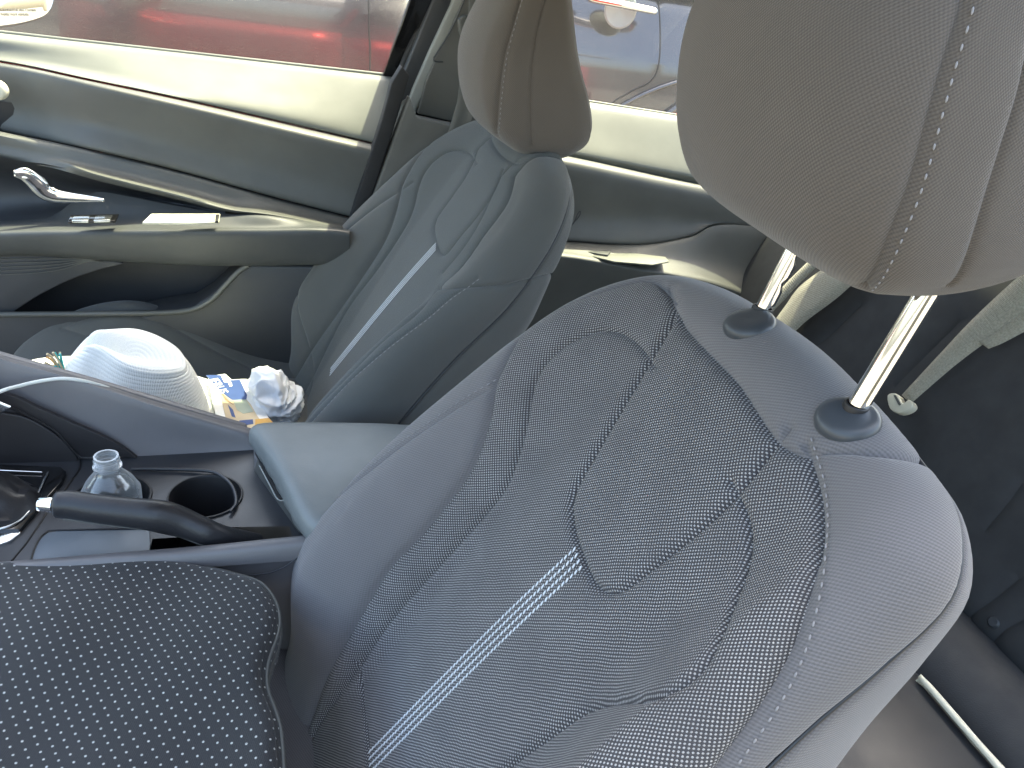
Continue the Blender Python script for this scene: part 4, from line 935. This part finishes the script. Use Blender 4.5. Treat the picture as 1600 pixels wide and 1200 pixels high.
prism('screen_edge', [aty(a, b_, .40) for a, b_ in [(-60, 600), (0, 630), (17, 637), (2, 646), (-60, 675)]], (0, .004, 0), 'satin_chrome', cc, .001)
# gear boot with gloss surround
gs = [atz(a, b_, ZC+.006) for a, b_ in [(-200, 726), (0, 725), (95, 729), (103, 736), (96, 752), (30, 827), (-30, 828), (-200, 828)]]
prism('gear_surround', gs, (0, 0, -.008), 'gloss_black', cc, .0012)
tube('chrome_trim', [atz(a, b_, ZC+.008) for a, b_ in [(-120, 731), (0, 735), (66, 738)]], .0011, 'chrome', cc, n=8); tube('chrome_trim', [atz(a, b_, ZC+.008) for a, b_ in catmull([(75, 738), (62, 765), (48, 795), (28, 815), (0, 826), (-40, 832)], 5)], .0012, 'satin_chrome', cc, n=8)
prism('chrome_plate', [atz(a, b_, ZC+.003) for a, b_ in catmull([(-120, 828), (0, 828), (31, 829), (24, 838), (0, 850), (-120, 880)], 3, True)], (0, 0, -.004), 'satin_chrome', cc, .0006)
bc = atz(-45, 790, ZC+.006)
def wr(p, f, a): return np.array([p[0]*1.25, p[1], p[2]])*1+np.array([0, 0, .003*math.sin(a*5+f*9)+.0025*math.sin(f*30+a*2)])*(f > .05)
revolve('gear_boot', [(.052, 0), (.050, .005), (.044, .011), (.037, .018), (.029, .027), (.023, .038), (.018, .052), (.015, .07), (.013, .09)], bc, 'leather', cc, 64, (0, 0, 1), wr)
# parking brake
pb = empty('parking_brake', atz(250, 830, ZC), 'black parking brake lever with a chrome push button lying in its slot', 'parking brake')
pc_ = catmull([(84, 789), (110, 789), (150, 795), (200, 801), (245, 806), (280, 815), (310, 827), (345, 840), (400, 850)], 6)
zz = np.interp(pc_[:, 0], [84, 240, 320, 400], [.452, .447, .425, .39]); P_ = [atz(a, b_, z) for (a, b_), z in zip(pc_, zz)]
rr = np.interp(pc_[:, 0], [84, 88, 110, 200, 260, 300, 400], [.010, .0125, .0135, .0142, .0155, .0135, .011])
tube('lever_grip', P_, rr, 'leather', pb, n=24, flat=1.15)
P2 = np.array(P_); dn = np.array([0, -.010, -.008]); tube('grip_seam', (P2[4:42]+dn*1.12+np.array([0, 0, -.001])), .0010, 'trim_grey', pb, n=6)
a0, a1 = atz(60, 787.5, .452), P2[0]; tube('push_button', [a0, a0+(a1-a0)*.1, a0+(a1-a0)*.9, a1], [.006, .0078, .0080, .0078], 'chrome', pb, n=24)
# armrest lid
al = [(-.098, .285), (-.075, .262), (.0, .255), (.2, .255), (.2, .465), (.0, .475), (-.06, .478), (-.088, .462)]
ld = np.array([atz(a, b_, .452)[:2] for a, b_ in [(388, 670), (394, 664), (420, 660), (470, 660), (560, 661), (700, 668)]]+[(.22, .30), (.10, .222), (.0, .222)]+[atz(a, b_, .452)[:2] for a, b_ in [(478, 822), (462, 800), (425, 730)]])
area = .5*np.sum(ld[:, 0]*np.roll(ld[:, 1], -1)-np.roll(ld[:, 0], -1)*ld[:, 1])
PL = Pillow(resample(ld, .012, True), .014, .03, lambda Q: .452+.012*np.cos(np.clip((Q[:, 1]-.33)/.13, -1, 1)*1.4), lambda Q: np.full(len(Q), .425), lambda p, n: np.stack([p[:, 0], p[:, 1], n], 1))
SL = Surf(PL, PL.dom, .008); SL.build(cc, ('armrest_lid', 'lid_vinyl', None), [], [], puff=0)
tri_fan_cap('lid_underside', PL(PL.dom)[::-1], (0, 0, -.004), 'black', cc)
prism('bin_wall', [atz(a, b_, .40) for a, b_ in [(398, 738), (468, 836), (520, 836), (470, 690), (396, 700)]], (0, 0, .026), 'trim_console', cc, .002)
prism('bin_front', [atz(a, b_, z) for a, b_, z in [(396, 738, .40), (466, 836, .40), (474, 812, .432), (402, 716, .432)]], (.006, 0, 0), 'trim_grey', cc, .001)
tube('latch_plate', [atz(a, b_, .434) for a, b_ in catmull([(405, 727), (420, 755), (434, 780), (448, 781)], 4)], .0008, 'pillar_light', cc, n=6)
prism('latch_hollow', [atz(a, b_, .433) for a, b_ in [(398, 706), (406, 722), (436, 779), (450, 779), (430, 730), (402, 690)]], (0, 0, -.003), 'black', cc, 0)

# ================================================================== BOTTLE
bt = np.array([cup_c[0][0], cup_c[0][1], ZC-.066])
zt = float(aty(172, 712, bt[1])[2]); H = zt-bt[2]
bo = empty('water_bottle', bt, 'clear plastic bottle with no cap standing in the front cup holder', 'bottle')
pr = [(0, .002), (.020, 0), (.028, .004), (.0305, .012), (.0305, .03), (.029, .034), (.0305, .038), (.0305, H-.052), (.029, H-.045), (.025, H-.036), (.019, H-.028), (.0145, H-.022), (.0125, H-.018)]
revolve('bottle_body', catmull(pr, 4), bt, 'bottle_plastic', bo, 40)
nk = [(.0125, H-.018), (.0125, H-.015), (.0148, H-.0145), (.0148, H-.0125), (.0122, H-.012), (.0122, H-.009), (.0135, H-.008), (.0122, H-.007), (.0135, H-.005), (.0122, H-.004), (.0126, H), (.0105, H), (.0105, H-.02)]
revolve('bottle_neck', nk, bt, 'bottle_plastic', bo, 40)
revolve('label_band', [(.0308, H-.064), (.0310, H-.062), (.0310, H-.048), (.0300, H-.046)], bt, 'bottle_plastic', bo, 40)

# ================================================================== PAD ON DRIVER CUSHION
PCd = cush((0.0, .0)); SCd = Surf(PCd, PCd.dom, .012); SCd.build(ds, ('seat_cushion', 'smooth_fabric', None), [], [], puff=.001)
ZP = .425
pd_px = [(-90, 905), (-20, 883), (60, 873), (120, 869), (200, 871), (280, 873), (340, 883), (385, 897), (412, 908), (432, 935), (438, 970), (432, 1000), (419, 1030), (416, 1060), (421, 1085), (435, 1112), (441, 1145), (444, 1200), (446, 1260), (444, 1340)]
pdo = [tuple(atz(a, b_, ZP-.012)[:2]) for a, b_ in pd_px]
pdo = np.array(pdo+[(pdo[-1][0]-.02, -.16), (-.10, -.20), (-.30, -.21), (-.48, -.19), (-.53, -.05), (-.52, .15), (-.49, .24)])
def padn(Q):
    x, y = Q[:, 0], Q[:, 1]
    return ZP-.004-.030*sstep(np.abs(y-.02), .12, .26)*0+.010*np.sin(x*11+.6)*np.cos(y*8)+.004*np.sin(y*31+x*13)*sstep(-x, .0, .15)+.003*np.sin(x*40+2)*np.cos(y*22)
dp = empty('seat_pad', (-.25, 0, .34), 'black seat pad patterned with rows of small white dots, piped along its wavy rear edge', 'seat pad')
PPd = Pillow(resample(pdo, .02, True), .016, .034, padn, lambda Q: np.full(len(Q), ZP-.055), lambda p, n: np.stack([p[:, 0], p[:, 1], n], 1))
SPd = Surf(PPd, PPd.dom, .006); e1 = PPd.o+PPd.N*-.0015; e1 = np.vstack([e1, e1[:1]])
SPd.build(dp, ('pad_top', 'dotted_fabric', None), [(e1, .002, .003)], [], puff=.0005, uvrot=.30)
for off_, nm in ((.004, 'piping'), (.016, 'piping')):
    q_ = PPd.o+PPd.N*off_; q_ = np.vstack([q_, q_[:1]]); tube(nm, PPd(q_)+SPd.normal(q_)*.0008, .0016, 'trim_grey', dp, n=8, caps=False)
tri_fan_cap('pad_base', PPd(PPd.dom)[::-1], (0, 0, -.002), 'black', dp)

# ================================================================== HAT on the passenger cushion
hc = aty(215, 640, .67); hz = .33
hc = np.array([hc[0]-.008, .665, hz])
up = np.array([.16, -.06, 1.0]); up /= np.linalg.norm(up)
ht = empty('straw_hat', hc, 'white woven straw hat with a pinched crown resting on the passenger seat beside the console', 'hat')
q = np.array(Vector((0, 0, 1)).rotation_difference(Vector(up)).to_matrix())
HH = .113; n = 120; V = []; uvs = []; prof = []
for r in np.linspace(.002, .052, 16): prof.append((r, HH))
for t in np.linspace(0, 1, 8)[1:]: prof.append((.052+.010*math.sin(t*PI/2), HH-.010*(1-math.cos(t*PI/2))))
for t in np.linspace(0, 1, 26)[1:]: prof.append((.062+.036*t**.8, HH-.010-(HH-.022)*t))
for t in np.linspace(0, 1, 6)[1:]: prof.append((.098+.008*math.sin(t*PI/2), .012-.010*t))
for t in np.linspace(0, 1, 26)[1:]: prof.append((.106+.064*t, .002-.012*t+.010*t*t))
prof = resample(np.array(prof), .0011); L = 0
for i, (r, z) in enumerate(prof):
    if i: L += np.linalg.norm(prof[i]-prof[i-1])
    rib = .0008*abs(math.sin(L*PI/.0056))
    for k in range(n):
        a = 2*PI*k/n; hgt = np.clip((z-.03)/(HH-.03), 0, 1)
        x, y = (r+rib)*np.cos(a)*1.10, (r+rib)*np.sin(a)*.88
        # teardrop crown: deep centre crease with two dents near the left end
        cre = math.exp(-(y/.020)**2)*hgt**2*(1 if r < .106 else 0)
        zz_ = z-.030*cre*(.55+.45*np.clip(-x/.06+.4, -1, 1))-.020*hgt*np.clip(x/.07, -1, 1)*0
        dn = math.exp(-((x+.045)/.026)**2)*hgt**1.2*(1 if r < .106 else 0)
        y *= 1-.34*dn; zz_ += .012*hgt*np.clip(-x/.06, -1, 1)+rib*.6*(r < .06)
        if r > .106: zz_ += .013*((r-.106)/.064)**1.5*math.cos(2*a+.6)+rib
        V.append(hc+q @ np.array([x, y, zz_])); uvs.append((a*.08, L))
F = [(i*n+k, i*n+(k+1) % n, (i+1)*n+(k+1) % n, (i+1)*n+k) for i in range(len(prof)-1) for k in range(n)]
hs = mesh('hat_shell', V, F, 'white_straw', ht, uvs)
m_ = hs.modifiers.new('s', 'SOLIDIFY'); m_.thickness = .002; m_.offset = -1
# bunch of coloured straw on the brim
for k in range(16):
    a0 = aty(97+random.uniform(-2, 4), 582+random.uniform(-12, 10), .645); b0 = aty(72+random.uniform(-3, 22), 545+random.uniform(-2, 40)+5, .645+random.uniform(-.01, .01))
    mid_ = (a0+b0)/2+np.array([0, 0, random.uniform(0, .008)])
    tube('straw_tassel', catmull([a0, mid_, b0], 4), .0016, ['straw_teal', 'straw_tan', 'straw_orange', 'straw_tan'][k % 4], ht, n=6)

# ================================================================== MAGAZINE
def magpt(px, py, dz=0.): return atz(px, py, .330+dz)
mo = [(318, 560), (350, 585), (355, 586), (366, 594), (386, 592), (398, 616), (440, 665), (400, 690), (350, 690), (300, 600)]
mgz = empty('magazine', magpt(380, 640), 'glossy magazine with navy cover top and white capital letters, half under the hat brim', 'magazine')
prism('page_block', [magpt(a, b_, .002) for a, b_ in [(325, 588), (343, 585), (352, 584), (362, 593), (377, 592), (386, 592), (400, 616), (430, 672), (392, 700), (345, 690)]], (0, 0, -.005), 'paper_white', mgz, .0005)
def pm(name, pts, dz, mat): return prism(name, [magpt(a, b_, dz) for a, b_ in pts], (0, 0, -.001), mat, mgz, 0)
cov = pm('cover_sky', [(322, 586), (345, 586), (359, 594), (375, 593), (386, 617), (385, 624), (362, 625), (345, 610)], .0032, 'blue_print')
pm('cover_photo', [(343, 611), (362, 625), (385, 624), (392, 632), (402, 650), (420, 672), (372, 692), (352, 650)], .0032, 'tan_print')
pm('cover_photo', [(364, 625), (384, 624), (396, 643), (380, 646), (370, 640)], .0036, 'green_print'); pm('cover_photo', [(345, 612), (362, 630), (366, 633), (352, 625)], .0036, 'brown_print')
pm('cover_photo', [(374, 657), (395, 655), (396, 662), (373, 666)], .0036, 'blue_print'); pm('cover_photo', [(356, 632), (364, 640), (368, 652), (362, 650)], .0038, 'blue_print')
pm('cover_photo', [(399, 655), (420, 653), (428, 662), (398, 668)], .0036, 'orange_print')
tpos = magpt(341, 603, .0036); td = magpt(349, 617, .0036)-magpt(329, 591, .0036); tu = magpt(352, 600, .0036)-magpt(341, 603, .0036)
text('cover_title', 'JERUS', tpos, td, tu, .021, 'paper_white', mgz)
pm('cover_badge', [(345, 586), (351, 585.5), (362, 598), (363, 603), (359, 604), (356, 597), (350, 597)], .0038, 'paper_white')

# ================================================================== WHITE CLOTH
cl_px = [(388, 622), (397, 583), (412, 581), (434, 584), (446, 594), (452, 606), (458, 605), (462, 614), (471, 613), (472, 632), (462, 650), (456, 664), (440, 675), (415, 668), (400, 645)]
cp = np.array([aty(a, b_, .70) for a, b_ in cl_px]); c0 = cp.mean(0)
bm = bmesh.new(); bmesh.ops.create_icosphere(bm, subdivisions=6, radius=1.)
ang = np.arctan2(cp[:, 2]-c0[2], cp[:, 0]-c0[0]); rad_ = np.hypot(cp[:, 2]-c0[2], cp[:, 0]-c0[0]); o_ = np.argsort(ang); ang, rad_ = ang[o_], rad_[o_]
from mathutils import noise as mn_
for v in bm.verts:
    p = v.co.copy(); a = math.atan2(p.z, p.x); R_ = float(np.interp(a, ang, rad_, period=2*PI)); rxy = math.hypot(p.x, p.z)
    w_ = 1-abs(mn_.noise(Vector((p.x*1.7+3, p.y*1.7, p.z*2.4)))*2.2); w2_ = 1-abs(mn_.noise(Vector((p.x*4, p.y*3+p.x*2, p.z*4+5)))*2)
    d_ = .84+.20*w_+.06*w2_
    v.co = Vector((c0[0]+p.x*R_*d_, .70+p.y*.05*d_, c0[2]+p.z*R_*d_))
wc = frombm('crumpled_cloth', bm, 'white_cloth', None, sharp=180); tag(wc, 'crumpled bright white cloth lying against the passenger backrest', 'cloth')
# ================================================================== CABLE
cbl = catmull([aty(-60, 640, .40), aty(0, 612, .415), aty(30, 603, .43), aty(60, 596, .44), aty(95, 591.5, .448), aty(125, 594, .454), aty(150, 600, .462), aty(175, 609, .472), aty(195, 622, .49), aty(205, 650, .50)], 6)
cb = tube('charging_cable', cbl, .0021, 'white_plastic', None, n=12); tag(cb, 'thin white charging cable arching over the console wall toward the hat', 'cable')

# ================================================================== OUTSIDE
gnd = grid('ground', [[(x, y, -.24) for y in (-300, -20, -3, 0, 3, 20, 300)] for x in (-300, -20, -3, 0, 3, 20, 300)], 'asphalt'); gnd['kind'] = 'structure'
# parked car alongside: side body lofted from profile, with arches
pk = empty('parked_car', (.3, 3.0, -.24), 'glossy dark car parked alongside, its chrome door handle seen through the rear side window', 'car')
YB = 2.08; GZ = -.24
AX = 1.50; AR = .56; ARX = .50
def side_y(z, x):
    h = z-GZ; b0 = np.interp(h, [.25, .40, .62, .85, 1.05, 1.18, 1.24, 1.7], [.07, .02, .015, .0, .012, .03, .06, .26]); b0 = b0+.26*np.clip(h-1.02, 0, None)*sstep(np.asarray(x, float), .35, .9); return YB+b0+.03*((x-.2)/2.4)**4
zs = np.r_[np.linspace(GZ+.25, GZ+1.24, 40)]; xk = np.linspace(-2.3, 2.35, 150)
def arch(x, z, cx):
    return ((x-cx)/ARX)**2+((z-(GZ+.36))/AR)**2 < 1
dom_o = []; 
top = GZ+1.24; bot = GZ+.25
ol = [(-2.3, top-.15), (-2.3, bot+.1)]
def arcpts(cx): 
    P = []
    for k in range(41):
        a = PI+(-PI)*k/40; P.append((cx+ARX*math.cos(a), max(bot, GZ+.36+AR*1.12*math.sin(a)-0.0)))
    return P
ol = [(-2.3, bot+.1)]+[(-1.35-ARX-.02, bot)]+arcpts(-1.35)+[(-1.35+ARX+.02, bot), (AX-ARX-.02, bot)]+arcpts(AX)+[(AX+ARX+.02, bot), (2.35, bot+.1), (2.35, top), (-1.2, top), (-2.3, top-.18)]
ol = resample(np.array(ol), .03, True)
gaps = []
def gp(pts): return resample(np.array(pts, float), .02)
g1 = [(x_, z_) for x_, z_ in [(float(aty(578, 0, YB)[0])-.01, top+.02), (float(aty(578, 0, YB)[0]), .80), (float(aty(577, 112, YB)[0])+.002, .63), (float(aty(577, 112, YB)[0])-.01, .2), (float(aty(577, 112, YB)[0])-.02, bot-.05)]]
g2p = [(1048, -60), (1045, 0), (1042, 40), (1036, 80), (1028, 112), (1020, 125), (1010, 133), (995, 139), (975, 150), (958, 161)]
g2 = [tuple(aty(a, b_, YB)[[0, 2]]) for a, b_ in g2p]; g2 = [(g2[0][0]-.02, top+.05)]+g2+[(g2[-1][0]-.05, g2[-1][1]-.08), (g2[-1][0]-.09, bot-.05)]
g3 = [(-.95, top+.02), (-.93, .6), (-.93, .2), (-.90, bot-.05)]
fk = lambda Q: np.stack([Q[:, 0], side_y(Q[:, 1], Q[:, 0]), Q[:, 1]], 1)
SK = Surf(fk, ol, .04)
SK.build(pk, ('body_side', 'parked_paint', None), [(catmull(g1, 6), 0, .0018), (catmull(g2, 6), 0, .0018), (catmull(g3, 6), 0, .0018)], [('rear_door', (.7, .5), 'parked_paint', None, 0), ('front_door', (-.4, .5), 'parked_paint', None, 0), ('rear_wing', (2.1, .7), 'parked_paint', None, 0)], puff=.0, flip=1)
for g_ in (g1, g2, g3):
    q_ = catmull(g_, 6); q_ = q_[(q_[:, 1] > bot) & (q_[:, 1] < top)]; tube('shut_line', fk(q_)+np.array([0, .0015, 0]), .0032, 'black', pk, n=8)
# arch lips, dark liner, wheels
for cx in (-1.35, AX):
    ap = [(x_, side_y(z_, x_)-.008, z_) for x_, z_ in arcpts(cx)]; tube('arch_lip', ap, .012, 'parked_paint', pk, n=10)
    outer_ = [(cx+(x_-cx)*1.5, side_y(z_, x_)-.004, GZ+.36+(z_-GZ-.36)*1.05) for x_, z_ in arcpts(cx)]
    tube('arch_flare', outer_, .007, 'parked_paint', pk, n=10)
    revolve('wheel_well', [(AR*1.15, .02), (AR*1.1, .35), (0, .36)], (cx, YB+.03, GZ+.36), 'black', pk, 40, (0, 1, 0))
    wh = revolve('wheel', [(.19, .02), (.235, .0), (.30, -.01), (.345, .01), (.355, .04), (.355, .20), (.30, .22)], (cx, YB+.06, GZ+.355), 'rubber', pk, 48, (0, 1, 0))
    revolve('rim', [(0, .015), (.05, .01), (.06, .05), (.17, .06), (.19, .02), (.225, .01)], (cx, YB+.06, GZ+.355), 'satin_chrome', wh, 40, (0, 1, 0))
# greenhouse, roof, far side
gh = [(-1.1, top), (-.35, GZ+1.66), (.6, GZ+1.74), (1.6, GZ+1.70), (2.2, GZ+1.30), (2.3, top)]
prism('side_glass', [(x, YB+.05+(z-top)*.35, z) for x, z in [(-.95, top+.02), (-.32, GZ+1.58), (.6, GZ+1.66), (1.5, GZ+1.62), (1.95, GZ+1.32), (2.0, top+.02)]], (0, .02, 0), 'gloss_black', pk, 0)
grid('roof', [[(x, YB+.08+1.75*j/10+(z-top)*.35*(1 if j == 0 else (-1 if j == 10 else 0)), z+.05*math.sin(PI*j/10)) for j in range(11)] for x, z in gh], 'parked_paint', pk, None, .02)
box('body_core', (-2.25, YB+.14, GZ+.3), (2.3, YB+1.75, top-.02), 'parked_paint', pk, .05)
# handle
ha = aty(926, -2, YB-.03); hb_ = aty(1022, 17, YB-.03)
hd = tube('door_handle', catmull([ha+np.array([0, .03, 0]), ha, ha+(hb_-ha)*.35+np.array([0, -.012, 0]), ha+(hb_-ha)*.75+np.array([0, -.010, 0]), hb_, hb_+np.array([.004, .03, 0])], 6), .0115, 'chrome', pk, n=16)
cc_ = aty(970, 12, YB); revolve('handle_cup', [(.055, .0), (.050, .003), (.040, .001), (.0, -.006)], cc_+np.array([0, -.002, -.006]), 'pillar_light', pk, 40, (0, -1, 0), lambda p, f, a: np.array([p[0], p[1]*1.0, p[2]]))  # pale cup colour stands in for sunlit ground reflected there
